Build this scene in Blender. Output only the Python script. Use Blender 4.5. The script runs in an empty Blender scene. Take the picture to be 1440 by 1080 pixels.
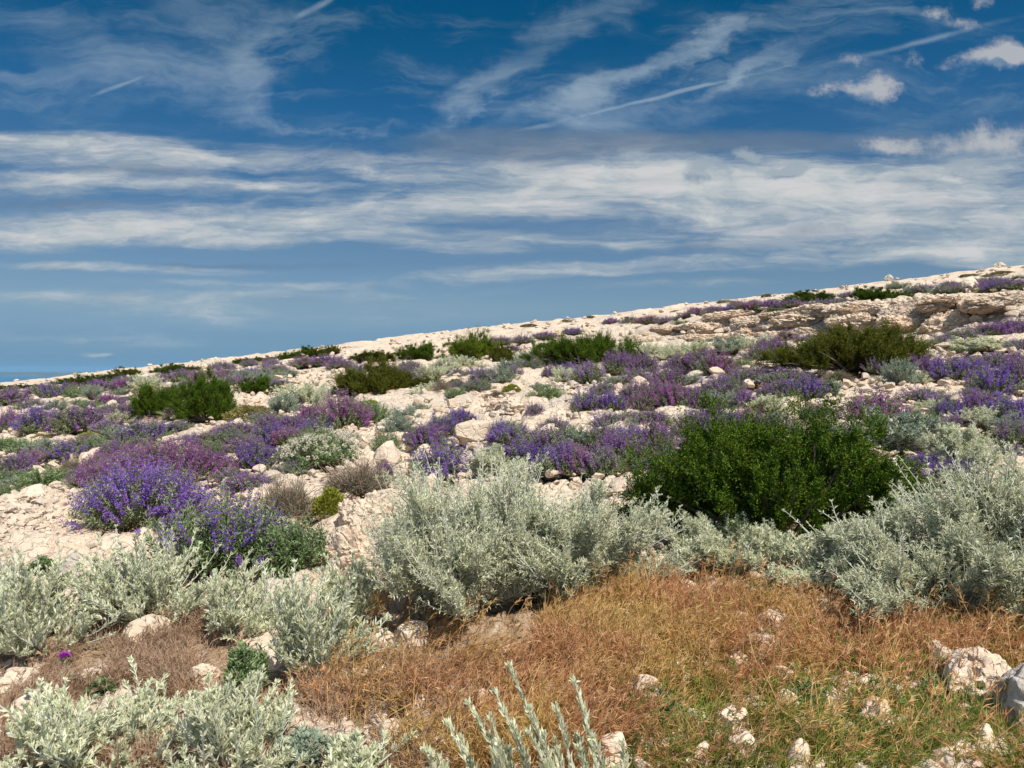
import bpy, math, random
import numpy as np
from mathutils import Vector

SC = bpy.context.scene
COL = SC.collection
RNG = np.random.default_rng(11)
random.seed(11)
PI = math.pi

# ------------------------------------------------------------------ camera figures
CAM_H = 1.5
PITCH = math.atan(20 / 1080.0)
S0, SA = 0.0577, 0.1144          # skyline slope of the hillside seen from the eye
BY = S0 + 0.0366

# ------------------------------------------------------------------ noise (numpy)
def h2(ix, iy, seed=0):
    a = ix.astype(np.int64).astype(np.uint32) * np.uint32(374761393)
    b = iy.astype(np.int64).astype(np.uint32) * np.uint32(668265263)
    n = a + b + np.uint32((seed * 2654435761 + 12345) & 0xFFFFFFFF)
    n = (n ^ (n >> np.uint32(13))) * np.uint32(1274126177)
    n = (n ^ (n >> np.uint32(16))) * np.uint32(2246822519)
    n = n ^ (n >> np.uint32(15))
    return n.astype(np.float64) / 4294967296.0

def h3(ix, iy, iz, seed=0):
    return h2(ix + iz * 57, iy + iz * 131, seed)

def sm(t):
    return t * t * (3 - 2 * t)

def sstep(a, b, x):
    return sm(np.clip((x - a) / (b - a), 0, 1))

def vn(x, y, seed=0):
    x0 = np.floor(x); y0 = np.floor(y)
    fx = sm(x - x0); fy = sm(y - y0)
    a = h2(x0, y0, seed); b = h2(x0 + 1, y0, seed); c = h2(x0, y0 + 1, seed); d = h2(x0 + 1, y0 + 1, seed)
    return (a + (b - a) * fx) * (1 - fy) + (c + (d - c) * fx) * fy - 0.5

def fbm(x, y, o=4, seed=0):
    r = 0; w = 1.0
    for i in range(o):
        r = r + w * vn(x * 2 ** i + i * 7.3, y * 2 ** i - i * 3.1, seed + i); w *= 0.5
    return r

def vn3(p, seed=0):
    q = np.floor(p); f = sm(p - q); r = 0
    for i in (0, 1):
        for j in (0, 1):
            for k in (0, 1):
                w = (f[:, 0] if i else 1 - f[:, 0]) * (f[:, 1] if j else 1 - f[:, 1]) * (f[:, 2] if k else 1 - f[:, 2])
                r = r + w * h3(q[:, 0] + i, q[:, 1] + j, q[:, 2] + k, seed)
    return r - 0.5

def cell_relief(x, y, s, seed=0):
    """Broken stone: every cell a tilted plate at its own height, a crevice between."""
    X = x / s; Y = y / s
    X0 = np.floor(X); Y0 = np.floor(Y)
    f1 = np.full(X.shape, 9.0); f2 = np.full(X.shape, 9.0); hh = np.zeros(X.shape)
    for i in (-1, 0, 1):
        for j in (-1, 0, 1):
            cx = X0 + i; cy = Y0 + j
            px = cx + 0.15 + 0.7 * h2(cx, cy, seed + 1); py = cy + 0.15 + 0.7 * h2(cx, cy, seed + 2)
            dx = X - px; dy = Y - py
            d = np.sqrt(dx * dx + dy * dy)
            v = h2(cx, cy, seed + 3) - 0.5 + (h2(cx, cy, seed + 4) - 0.5) * dx * 1.3 + (h2(cx, cy, seed + 5) - 0.5) * dy * 1.3
            n = d < f1
            f2 = np.where(n, f1, np.minimum(f2, d))
            hh = np.where(n, v, hh); f1 = np.where(n, d, f1)
    return hh * sstep(0.0, 0.25, f2 - f1) - 0.45 * (1 - sstep(0.0, 0.16, f2 - f1))

# ------------------------------------------------------------------ terrain
def macro(x, y):
    x = np.asarray(x, float); y = np.asarray(y, float)
    z = SA * x + BY * y
    t = np.maximum(0, y - 38)
    z = z - np.where(t < 30, 0.003 * t * t, 2.7 + 0.18 * (t - 30))
    fade = sstep(4, 11, y) * (1 - sstep(60, 120, y))
    z = z + 0.16 * fade * fbm(x / 5.5 + 3.1, y / 4.2 - 1.7, 2, 5)
    z = z + 0.05 * fbm(x / 1.3, y / 1.3, 2, 9) * (1 - sstep(40, 80, y))
    d = y - (18 - (x - 4.7) * 1.8)
    am = sstep(0.14, 0.30, x / np.maximum(y, 0.5)) * sstep(2, 5, x)
    z = z + 0.5 * am * sstep(-0.3, 1.7, d) * (1 - sstep(3.5, 15, d))
    z = z + 1.4 * fbm(x / 40, y / 40, 3, 21) * sstep(60, 160, np.hypot(x, y))
    return z

def pix_ray(px, py):
    X = (px - 720) / 1080.0; Y = (540 - py) / 1080.0
    c, s = math.cos(PITCH), math.sin(PITCH)
    return X, c + Y * s, -s + Y * c          # along right, forward, up

def at(px, py):
    """Ground point under a point of the view, walked out to along the line of sight."""
    dx, dy, dz = pix_ray(px, py)
    t = np.linspace(1.2, 44, 3000)
    z = CAM_H + dz * t; g = macro(dx * t, dy * t)
    k = np.nonzero(z < g)[0]
    i = int(k[0]) if len(k) else int(np.argmin(z - g))
    return np.array([dx * t[i], dy * t[i], float(g[i])])

def to_pix(p):
    c, s = math.cos(PITCH), math.sin(PITCH)
    x, y, z = p[..., 0], p[..., 1], p[..., 2] - CAM_H
    f = y * c - z * s; u = y * s + z * c
    f = np.where(np.abs(f) < 1e-3, 1e-3, f)
    return 720 + 1080 * x / f, 540 - 1080 * u / f

def poly_in(px, py, poly):
    r = np.zeros(np.shape(px), bool); n = len(poly)
    for i in range(n):
        x1, y1 = poly[i]; x2, y2 = poly[(i + 1) % n]
        if y1 == y2: continue
        c = ((y1 > py) != (y2 > py)) & (px < (x2 - x1) * (py - y1) / (y2 - y1) + x1)
        r ^= c
    return r

DRY = [(478, 800), (530, 850), (560, 885), (700, 890), (800, 845), (940, 812), (1010, 825), (1110, 850), (1200, 885), (1320, 885),
       (1445, 900), (1640, 915), (1640, 965), (1445, 950), (1300, 965), (1150, 955), (1000, 975), (900, 1000), (850, 1090), (560, 1090), (480, 1010), (400, 990), (500, 950), (475, 870)]
DRYL = [(40, 960), (90, 925), (190, 880), (250, 850), (310, 860), (340, 930), (340, 985), (260, 1000), (200, 960), (90, 985), (0, 1070), (0, 960)]
GREEN = [(880, 985), (1000, 930), (1150, 905), (1300, 905), (1640, 935), (1640, 1090), (840, 1090)]

# ------------------------------------------------------------------ mesh building
def mk_mesh(name, verts, faces, mat, smooth=False, attrs=None):
    me = bpy.data.meshes.new(name)
    verts = np.asarray(verts, np.float32)
    if not isinstance(faces, list): faces = [faces]
    faces = [np.asarray(f, np.int32) for f in faces if len(f)]
    me.vertices.add(len(verts)); me.vertices.foreach_set('co', verts.ravel())
    nl = sum(f.size for f in faces); nf = sum(len(f) for f in faces)
    me.loops.add(nl); me.polygons.add(nf)
    me.loops.foreach_set('vertex_index', np.concatenate([f.ravel() for f in faces]))
    tot = np.concatenate([np.full(len(f), f.shape[1], np.int32) for f in faces])
    me.polygons.foreach_set('loop_start', np.concatenate([[0], np.cumsum(tot)[:-1]]).astype(np.int32))
    me.polygons.foreach_set('use_smooth', np.full(nf, smooth, bool))
    if attrs:
        for k, v in attrs.items():
            a = me.attributes.new(k, 'FLOAT', 'POINT'); a.data.foreach_set('value', np.asarray(v, np.float32))
    me.update(calc_edges=True); me.validate()
    if mat: me.materials.append(mat)
    return me

def nrm(v):
    return v / np.maximum(np.linalg.norm(v, axis=-1, keepdims=True), 1e-9)

class Geo:
    """Gathers many little leaves, petals and twigs of one part into one mesh."""
    def __init__(self): self.v = []; self.f = []; self.n = 0
    def add(self, v, f):
        v = v.reshape(-1, 3); self.v.append(v); self.f.append(f + self.n); self.n += len(v)
    def leaves(self, P, D, L, W, fold=0.25, bend=0.1, fine=False, wide=0.45, rng=RNG):
        n = len(P); D = nrm(D)
        L = np.broadcast_to(L, (n,))[:, None]; W = np.broadcast_to(W, (n,))[:, None]
        ref = np.array([0, 0, 1.0]) + rng.normal(0, 0.55, (n, 3))
        S = nrm(np.cross(D, ref)); N = np.cross(S, D)
        B = P; T = P + D * L - N * L * bend
        M = P + D * L * wide
        R = M + S * W / 2 + N * W * fold; Q = M - S * W / 2 + N * W * fold
        i = np.arange(n)[:, None]
        if fine:
            C = M - N * W * 0.05 + N * L * bend * 0.3
            v = np.stack([B, R, T, Q, C], 1)
            f = np.concatenate([5 * i + np.array([[0, 1, 4]]), 5 * i + np.array([[1, 2, 4]]), 5 * i + np.array([[2, 3, 4]]), 5 * i + np.array([[3, 0, 4]])])
        else:
            v = np.stack([B, R, T, Q], 1)
            f = np.concatenate([4 * i + np.array([[0, 1, 2]]), 4 * i + np.array([[0, 2, 3]])])
        self.add(v, f)
    def tubes(self, C, r0, r1, k=3):
        S, N, _ = C.shape
        T = np.gradient(C, axis=1); T = nrm(T)
        A = nrm(np.cross(T, np.array([0.31, 0.17, 0.11]) + 0 * T)); Bn = np.cross(T, A)
        r = np.linspace(1, 0, N)[None, :, None]
        r0 = np.reshape(np.broadcast_to(r0, (S,)), (S, 1, 1)); r1 = np.reshape(np.broadcast_to(r1, (S,)), (S, 1, 1))
        rad = r1 + (r0 - r1) * r
        ring = [C + rad * (math.cos(2 * PI * j / k) * A + math.sin(2 * PI * j / k) * Bn) for j in range(k)]
        v = np.stack(ring, 2)
        fs = []
        base = (np.arange(S)[:, None] * N * k + np.arange(N - 1)[None, :] * k).reshape(-1, 1)
        for j in range(k):
            j2 = (j + 1) % k
            fs.append(base + np.array([[j, j2, j2 + k]])); fs.append(base + np.array([[j, j2 + k, j + k]]))
        self.add(v, np.concatenate(fs))
    def mesh(self, name, mat, smooth=False):
        return mk_mesh(name, np.concatenate(self.v), np.concatenate(self.f), mat, smooth)

def bez(a, b, c, n):
    t = np.linspace(0, 1, n)[None, :, None]
    return a[:, None] * (1 - t) ** 2 + 2 * b[:, None] * t * (1 - t) + c[:, None] * t ** 2

def along(C, t):
    """Points and tangents at fractions t (S,K) of polylines C (S,N,3)."""
    S, N, _ = C.shape
    q = np.clip(t, 0, 0.9999) * (N - 1); i = q.astype(int); f = (q - i)[..., None]
    s = np.arange(S)[:, None]
    a = C[s, i]; b = C[s, i + 1]
    return a + (b - a) * f, nrm(b - a)

# ------------------------------------------------------------------ materials
def new_mat(name):
    m = bpy.data.materials.new(name); m.use_nodes = True
    nt = m.node_tree; nt.nodes.clear()
    return m, nt, nt.nodes, nt.links

def nd(nt, typ, **kw):
    n = nt.nodes.new(typ)
    for k, v in kw.items(): setattr(n, k, v)
    return n

def ramp(nt, stops, interp='LINEAR'):
    r = nd(nt, 'ShaderNodeValToRGB'); e = r.color_ramp
    e.interpolation = interp
    while len(e.elements) < len(stops): e.elements.new(0.5)
    for i, (p, c) in enumerate(stops):
        e.elements[i].position = p
        e.elements[i].color = (*c, 1) if len(c) == 3 else c
    return r

def mathn(nt, op, a=None, b=None, clamp=False):
    n = nd(nt, 'ShaderNodeMath', operation=op); n.use_clamp = clamp
    for i, x in enumerate((a, b)):
        if x is None: continue
        if isinstance(x, (int, float)): n.inputs[i].default_value = x
        else: nt.links.new(x, n.inputs[i])
    return n.outputs[0]

def leaf_mat(name, cols, transl=0.25, rough=0.6, spec=0.25, patch=0.35, scale=5.0, obj_var=0.25, cols2=None, scale2=2.0):
    m, nt, N, L = new_mat(name)
    geo = nd(nt, 'ShaderNodeNewGeometry')
    r = ramp(nt, [(i / (len(cols) - 1), c) for i, c in enumerate(cols)])
    L.new(geo.outputs['Random Per Island'], r.inputs[0])
    tc = nd(nt, 'ShaderNodeTexCoord'); no = nd(nt, 'ShaderNodeTexNoise'); no.inputs['Scale'].default_value = scale; no.inputs['Detail'].default_value = 2
    L.new(tc.outputs['Object'], no.inputs['Vector'])
    oi = nd(nt, 'ShaderNodeObjectInfo')
    v = mathn(nt, 'MULTIPLY_ADD', no.outputs[0], patch * 2)
    v.node.inputs[2].default_value = 1 - patch - obj_var / 2
    v2 = mathn(nt, 'MULTIPLY_ADD', oi.outputs['Random'], obj_var); L.new(v, v2.node.inputs[2])
    cout = r.outputs[0]
    if cols2:                                         # a second tone in drifts
        r2 = ramp(nt, [(i / (len(cols2) - 1), c) for i, c in enumerate(cols2)]); L.new(geo.outputs['Random Per Island'], r2.inputs[0])
        n2 = nd(nt, 'ShaderNodeTexNoise'); n2.inputs['Scale'].default_value = scale2; n2.inputs['Detail'].default_value = 4; L.new(tc.outputs['Object'], n2.inputs['Vector'])
        k2 = ramp(nt, [(0.44, (0, 0, 0)), (0.60, (1, 1, 1))]); L.new(n2.outputs[0], k2.inputs[0])
        mm = nd(nt, 'ShaderNodeMix', data_type='RGBA'); L.new(k2.outputs[0], mm.inputs[0]); L.new(cout, mm.inputs[6]); L.new(r2.outputs[0], mm.inputs[7]); cout = mm.outputs[2]
    hs = nd(nt, 'ShaderNodeHueSaturation'); L.new(cout, hs.inputs['Color']); L.new(v2, hs.inputs['Value'])
    pb = nd(nt, 'ShaderNodeBsdfPrincipled'); pb.inputs['Roughness'].default_value = rough
    pb.inputs['Specular IOR Level'].default_value = spec
    L.new(hs.outputs[0], pb.inputs['Base Color'])
    tr = nd(nt, 'ShaderNodeBsdfTranslucent'); L.new(hs.outputs[0], tr.inputs['Color'])
    mx = nd(nt, 'ShaderNodeMixShader'); mx.inputs[0].default_value = transl
    L.new(pb.outputs[0], mx.inputs[1]); L.new(tr.outputs[0], mx.inputs[2])
    out = nd(nt, 'ShaderNodeOutputMaterial'); L.new(mx.outputs[0], out.inputs['Surface'])
    return m

ROCK_A, ROCK_B, ROCK_C = (0.60, 0.475, 0.345), (0.53, 0.39, 0.27), (0.40, 0.355, 0.295)

def rock_nodes(nt, vec, k=1.0, grey=0.0, tan=0.0):
    """Limestone: cream and tan patches, grey weathering, dark lichen specks, cracks. Returns colour, height."""
    L = nt.links
    def noise(sc, det, ro=0.6):
        n = nd(nt, 'ShaderNodeTexNoise'); n.inputs['Scale'].default_value = sc * k; n.inputs['Detail'].default_value = det; n.inputs['Roughness'].default_value = ro
        L.new(vec, n.inputs['Vector']); return n.outputs[0]
    big = noise(1.3, 4); mid = noise(7, 5, 0.65); fine = noise(34, 4, 0.7)
    A = tuple(a * t for a, t in zip(ROCK_A, (1 - 0.22 * tan, 1 - 0.34 * tan, 1 - 0.42 * tan))); B = tuple(a * t for a, t in zip(ROCK_B, (1 - 0.22 * tan, 1 - 0.34 * tan, 1 - 0.42 * tan)))
    r1 = ramp(nt, [(0.3, B), (0.5, A), (0.7, A)])
    L.new(mid, r1.inputs[0])
    r2 = ramp(nt, [(0.50 - grey, (0, 0, 0)), (0.70 - grey, (1, 1, 1))]); L.new(big, r2.inputs[0])
    m1 = nd(nt, 'ShaderNodeMix', data_type='RGBA'); L.new(mathn(nt, 'MULTIPLY', r2.outputs[0], 0.55 + grey), m1.inputs[0]); L.new(r1.outputs[0], m1.inputs[6]); m1.inputs[7].default_value = (*ROCK_C, 1)
    r3 = ramp(nt, [(0.60, (0, 0, 0)), (0.70, (1, 1, 1))]); L.new(fine, r3.inputs[0])
    sp = mathn(nt, 'MULTIPLY', r3.outputs[0], mathn(nt, 'MULTIPLY', r2.outputs[0], 0.75))
    m2 = nd(nt, 'ShaderNodeMix', data_type='RGBA'); L.new(sp, m2.inputs[0]); L.new(m1.outputs[2], m2.inputs[6]); m2.inputs[7].default_value = (0.14, 0.125, 0.10, 1)
    vo = nd(nt, 'ShaderNodeTexVoronoi', feature='DISTANCE_TO_EDGE'); vo.inputs['Scale'].default_value = 6.5 * k
    wv = nd(nt, 'ShaderNodeVectorMath', operation='ADD')
    nn = nd(nt, 'ShaderNodeTexNoise'); nn.inputs['Scale'].default_value = 5 * k; L.new(vec, nn.inputs['Vector'])
    sc = nd(nt, 'ShaderNodeVectorMath', operation='SCALE'); sc.inputs['Scale'].default_value = 0.25 / k; L.new(nn.outputs['Color'], sc.inputs[0])
    L.new(vec, wv.inputs[0]); L.new(sc.outputs[0], wv.inputs[1]); L.new(wv.outputs[0], vo.inputs['Vector'])
    rc = ramp(nt, [(0.0, (0, 0, 0)), (0.07, (1, 1, 1))]); L.new(vo.outputs['Distance'], rc.inputs[0])
    h = mathn(nt, 'ADD', mathn(nt, 'MULTIPLY', mid, 0.9), mathn(nt, 'ADD', mathn(nt, 'MULTIPLY', fine, 0.35), mathn(nt, 'MULTIPLY', rc.outputs[0], 0.22)))
    return m2.outputs[2], h

def rock_mat(name, grey=0.0, k=1.0, tan=0.0):
    m, nt, N, L = new_mat(name)
    tc = nd(nt, 'ShaderNodeTexCoord'); oi = nd(nt, 'ShaderNodeObjectInfo')
    ad = nd(nt, 'ShaderNodeVectorMath', operation='ADD'); g = nd(nt, 'ShaderNodeNewGeometry')
    cs = nd(nt, 'ShaderNodeCombineXYZ')
    off = mathn(nt, 'MULTIPLY', oi.outputs['Random'], 37.0); L.new(off, cs.inputs[0]); L.new(off, cs.inputs[1])
    L.new(g.outputs['Position'], ad.inputs[0]); L.new(cs.outputs[0], ad.inputs[1])
    c, h = rock_nodes(nt, ad.outputs[0], k, grey, tan)
    hs = nd(nt, 'ShaderNodeHueSaturation'); L.new(c, hs.inputs['Color'])
    L.new(mathn(nt, 'MULTIPLY_ADD', oi.outputs['Random'], 0.22), hs.inputs['Value']); hs.inputs['Value'].links[0].from_node.inputs[2].default_value = 0.88
    b = nd(nt, 'ShaderNodeBump'); b.inputs['Strength'].default_value = 0.9; b.inputs['Distance'].default_value = 0.035; L.new(h, b.inputs['Height'])
    p = nd(nt, 'ShaderNodeBsdfPrincipled'); p.inputs['Roughness'].default_value = 0.9; p.inputs['Specular IOR Level'].default_value = 0.15
    L.new(hs.outputs[0], p.inputs['Base Color']); L.new(b.outputs[0], p.inputs['Normal'])
    o = nd(nt, 'ShaderNodeOutputMaterial'); L.new(p.outputs[0], o.inputs[0])
    return m

def ground_mat():
    m, nt, N, L = new_mat('limestone_ground')
    g = nd(nt, 'ShaderNodeNewGeometry')
    c, h = rock_nodes(nt, g.outputs['Position'], 1.0, 0.05)
    at_ = nd(nt, 'ShaderNodeAttribute', attribute_name='soil')
    no = nd(nt, 'ShaderNodeTexNoise'); no.inputs['Scale'].default_value = 9; no.inputs['Detail'].default_value = 5; L.new(g.outputs['Position'], no.inputs['Vector'])
    so = ramp(nt, [(0.3, (0.17, 0.105, 0.06)), (0.55, (0.30, 0.20, 0.12)), (0.75, (0.40, 0.30, 0.20))]); L.new(no.outputs[0], so.inputs[0])
    f = mathn(nt, 'ADD', at_.outputs['Fac'], mathn(nt, 'MULTIPLY', mathn(nt, 'SUBTRACT', no.outputs[0], 0.5), 0.9)); f.node.use_clamp = True
    rr = ramp(nt, [(0.35, (0, 0, 0)), (0.6, (1, 1, 1))]); L.new(f, rr.inputs[0])
    gate = mathn(nt, 'MULTIPLY', rr.outputs[0], mathn(nt, 'GREATER_THAN', at_.outputs['Fac'], 0.02))
    mx = nd(nt, 'ShaderNodeMix', data_type='RGBA'); L.new(gate, mx.inputs[0]); L.new(c, mx.inputs[6]); L.new(so.outputs[0], mx.inputs[7])
    b = nd(nt, 'ShaderNodeBump'); b.inputs['Strength'].default_value = 1.0; b.inputs['Distance'].default_value = 0.05; L.new(h, b.inputs['Height'])
    p = nd(nt, 'ShaderNodeBsdfPrincipled'); p.inputs['Roughness'].default_value = 0.95; p.inputs['Specular IOR Level'].default_value = 0.1
    L.new(mx.outputs[2], p.inputs['Base Color']); L.new(b.outputs[0], p.inputs['Normal'])
    o = nd(nt, 'ShaderNodeOutputMaterial'); L.new(p.outputs[0], o.inputs[0])
    return m

M = {}
M['silver'] = leaf_mat('silver_leaf', [(0.41, 0.435, 0.25), (0.57, 0.585, 0.38), (0.65, 0.65, 0.44), (0.75, 0.73, 0.49), (0.80, 0.79, 0.62)], 0.36, 0.7, 0.15, 0.22, 7, 0.10)
M['silver_stem'] = leaf_mat('silver_stem', [(0.38, 0.38, 0.30), (0.48, 0.48, 0.40)], 0.05)
M['grey_leaf'] = leaf_mat('grey_green_leaf', [(0.20, 0.25, 0.17), (0.30, 0.35, 0.24), (0.38, 0.41, 0.30)], 0.22, 0.65, 0.25, 0.25, 4, 0.12)
M['sage_leaf'] = leaf_mat('sage_leaf', [(0.10, 0.125, 0.05), (0.19, 0.225, 0.105), (0.27, 0.30, 0.16), (0.34, 0.35, 0.21)], 0.25, 0.7, 0.12, 0.3)
M['green_leaf'] = leaf_mat('green_leaf', [(0.08, 0.13, 0.04), (0.16, 0.24, 0.08), (0.25, 0.34, 0.14), (0.34, 0.40, 0.22)], 0.3, 0.6, 0.15, 0.3)
M['bright_leaf'] = leaf_mat('bright_green_leaf', [(0.07, 0.14, 0.02), (0.14, 0.24, 0.03), (0.22, 0.32, 0.05)], 0.3, 0.55, 0.3, 0.3)
M['stem'] = leaf_mat('green_stem', [(0.14, 0.12, 0.07), (0.22, 0.22, 0.12)], 0.05)
M['wood'] = leaf_mat('woody_stem', [(0.09, 0.065, 0.045), (0.16, 0.12, 0.085), (0.22, 0.18, 0.13)], 0.0, 0.85, 0.1)
M['twig'] = leaf_mat('dry_twig', [(0.16, 0.11, 0.075), (0.26, 0.19, 0.13), (0.34, 0.27, 0.19)], 0.05, 0.85, 0.1)
M['juniper'] = leaf_mat('juniper_needle', [(0.013, 0.038, 0.003), (0.036, 0.084, 0.006), (0.070, 0.132, 0.009), (0.125, 0.195, 0.014), (0.13, 0.11, 0.022)], 0.12, 0.65, 0.08, 0.45, 5, 0.1)
M['juniper_olive'] = leaf_mat('olive_juniper_needle', [(0.022, 0.038, 0.004), (0.055, 0.078, 0.007), (0.095, 0.115, 0.011), (0.15, 0.15, 0.018), (0.14, 0.09, 0.022)], 0.10, 0.65, 0.08, 0.45, 3.5, 0.1)
M['juniper_bright'] = leaf_mat('bright_juniper_needle', [(0.03, 0.07, 0.005), (0.08, 0.15, 0.009), (0.14, 0.22, 0.013), (0.20, 0.26, 0.02), (0.20, 0.11, 0.03)], 0.2, 0.65, 0.08, 0.45, 2.5, 0.1)
M['cushion'] = leaf_mat('cushion_leaf', [(0.13, 0.115, 0.03), (0.22, 0.19, 0.05), (0.30, 0.25, 0.09)], 0.2, 0.7, 0.2)
M['cushion_y'] = leaf_mat('yellow_cushion_leaf', [(0.16, 0.18, 0.02), (0.28, 0.29, 0.03), (0.36, 0.34, 0.06)], 0.2, 0.7, 0.2)
M['fl_violet'] = leaf_mat('violet_petal', [(0.24, 0.05, 0.20), (0.17, 0.085, 0.41), (0.23, 0.14, 0.56), (0.32, 0.22, 0.64), (0.40, 0.09, 0.30)], 0.3, 0.7, 0.1, 0.2)
M['fl_purple'] = leaf_mat('purple_petal', [(0.27, 0.075, 0.20), (0.32, 0.10, 0.31), (0.27, 0.13, 0.44), (0.38, 0.24, 0.56), (0.43, 0.10, 0.30)], 0.3, 0.7, 0.1, 0.22)
M['fl_magenta'] = leaf_mat('magenta_petal', [(0.30, 0.06, 0.17), (0.40, 0.08, 0.27), (0.34, 0.12, 0.40), (0.38, 0.20, 0.50), (0.50, 0.12, 0.30)], 0.3, 0.7, 0.1, 0.22)
M['fl_lilac'] = leaf_mat('lilac_petal', [(0.30, 0.14, 0.26), (0.34, 0.20, 0.42), (0.43, 0.32, 0.56), (0.42, 0.20, 0.36)], 0.3, 0.7, 0.1, 0.2)
M['fl_white'] = leaf_mat('white_petal', [(0.44, 0.42, 0.28), (0.66, 0.62, 0.48), (0.70, 0.60, 0.50)], 0.3, 0.6, 0.1, 0.1)
M['fl_thistle'] = leaf_mat('thistle_floret', [(0.45, 0.06, 0.42), (0.60, 0.12, 0.58)], 0.3)
M['dry_grass'] = leaf_mat('dry_grass_blade', [(0.40, 0.17, 0.075), (0.61, 0.31, 0.13), (0.75, 0.48, 0.22), (0.56, 0.26, 0.16), (0.82, 0.60, 0.33), (0.42, 0.24, 0.10)], 0.42, 0.6, 0.15, 0.25, 1.2, 0.0, [(0.44, 0.31, 0.09), (0.63, 0.43, 0.15), (0.80, 0.60, 0.27), (0.66, 0.37, 0.17)], 2.6)
M['dun_grass'] = leaf_mat('dun_grass_blade', [(0.36, 0.23, 0.14), (0.50, 0.35, 0.22), (0.60, 0.45, 0.30), (0.46, 0.29, 0.21)], 0.42, 0.6, 0.15, 0.25, 1.2, 0.0)
M['green_grass'] = leaf_mat('green_grass_blade', [(0.15, 0.21, 0.03), (0.26, 0.31, 0.05), (0.36, 0.37, 0.08), (0.54, 0.44, 0.14)], 0.42, 0.6, 0.15, 0.25, 1.2, 0.0, [(0.12, 0.20, 0.04), (0.20, 0.30, 0.06), (0.34, 0.38, 0.10)], 2.0)
M['rock'] = rock_mat('limestone', 0.0)
M['rock_grey'] = rock_mat('grey_limestone', 0.16)
M['rock_dark'] = rock_mat('dark_weathered_limestone', 0.3)
M['rock_tan'] = rock_mat('tan_limestone', 0.05, 1.0, 0.3)
M['ground'] = ground_mat()

# ------------------------------------------------------------------ things, parts, labels
THINGS = []
def put(me, name, parent=None):
    o = bpy.data.objects.new(name, me); COL.objects.link(o)
    if parent: o.parent = parent
    return o

def thing(name, cat, loc, rz=0, scale=(1, 1, 1), group=None, mesh=None):
    o = bpy.data.objects.new(name, mesh); COL.objects.link(o)
    o.location = loc; o.rotation_euler = (0, 0, rz); o.scale = scale
    o['category'] = cat
    if group: o['group'] = group
    return o

def copy_tree(o, loc, rz, scale):
    c = o.copy(); COL.objects.link(c); c.location = loc; c.rotation_euler = (0, 0, rz); c.scale = scale
    for ch in o.children:
        d = ch.copy(); COL.objects.link(d); d.parent = c
    return c

# ------------------------------------------------------------------ plant meshes (real leaf sizes, metres)
def dome_shoots(n, w, h, rng, base=0.35, lump=0.22, rough=0.16, flat=0.5, lean=0.15, hollow=0.0, prof=2.4):
    """Shoot polylines from the crown's foot out to an uneven dome."""
    th = rng.uniform(0, 2 * PI, n); rho = np.sqrt(rng.uniform(hollow, 1, n))
    ph = rng.uniform(0, 99, 3)
    lo = 1 + lump * np.sin(2 * th + ph[0]) * 0.5 + lump * np.sin(3 * th + ph[1]) * 0.5 + lump * np.sin(5 * th + ph[2]) * 0.4
    k = lump * 2.0 * vn(rho * np.cos(th) * 2.3 + ph[0], rho * np.sin(th) * 2.3 + ph[1], 3)
    x = rho * np.cos(th) * w / 2 * lo; y = rho * np.sin(th) * w / 2 * lo
    z = h * (1 - rho ** prof) ** flat * (1 + k) * (1 + rng.normal(0, rough, n)) * 0.93 + 0.04 * h
    z = z * h / np.percentile(z, 96)
    tip = np.stack([x, y, np.maximum(z, 0.05 * h)], 1)
    b = np.stack([x * base + rng.normal(0, 0.02 * w, n), y * base + rng.normal(0, 0.02 * w, n), np.full(n, -0.03)], 1)
    mid = b * 0.45 + tip * 0.55; mid[:, 2] = tip[:, 2] * (0.42 + lean * rng.normal(0, 0.5, n)); mid[:, :2] += rng.normal(0, 0.03 * w, (n, 2)) * 0.5
    return bez(b, mid, tip, 7)

def leafy(g, C, per, L, W, t0, spread, rng, fine=False, up=0.25, wide=0.45, fold=0.25, bend=0.1, tip_cluster=0):
    S = len(C)
    t = t0 + (1 - t0) * np.sort(rng.uniform(0, 1, (S, per)), 1) ** 0.85
    P, T = along(C, t)
    A = nrm(np.cross(T, np.array([0.2, 0.3, 0.95]) + 0 * T)); B = np.cross(T, A)
    a = (np.arange(per) * 2.4)[None, :] + rng.uniform(0, 6.28, (S, 1)) + rng.normal(0, 0.4, (S, per))
    D = T * (1 - spread) + spread * (np.cos(a)[..., None] * A + np.sin(a)[..., None] * B) + np.array([0, 0, up]) + rng.normal(0, 0.12, P.shape)
    LL = L * rng.uniform(0.65, 1.2, (S, per)) * (1.1 - 0.45 * t)
    WW = W * rng.uniform(0.7, 1.25, (S, per)) * (1.1 - 0.35 * t)
    g.leaves(P.reshape(-1, 3), D.reshape(-1, 3), LL.ravel(), WW.ravel(), fold, bend, fine, wide, rng)
    if tip_cluster:
        P = np.repeat(C[:, -1], tip_cluster, 0); T = np.repeat(nrm(C[:, -1] - C[:, -2]), tip_cluster, 0)
        D = T + rng.normal(0, 0.45, P.shape)
        g.leaves(P, D, L * 0.55 * rng.uniform(0.7, 1.1, len(P)), W * 0.8, fold, bend, fine, wide, rng)

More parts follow.
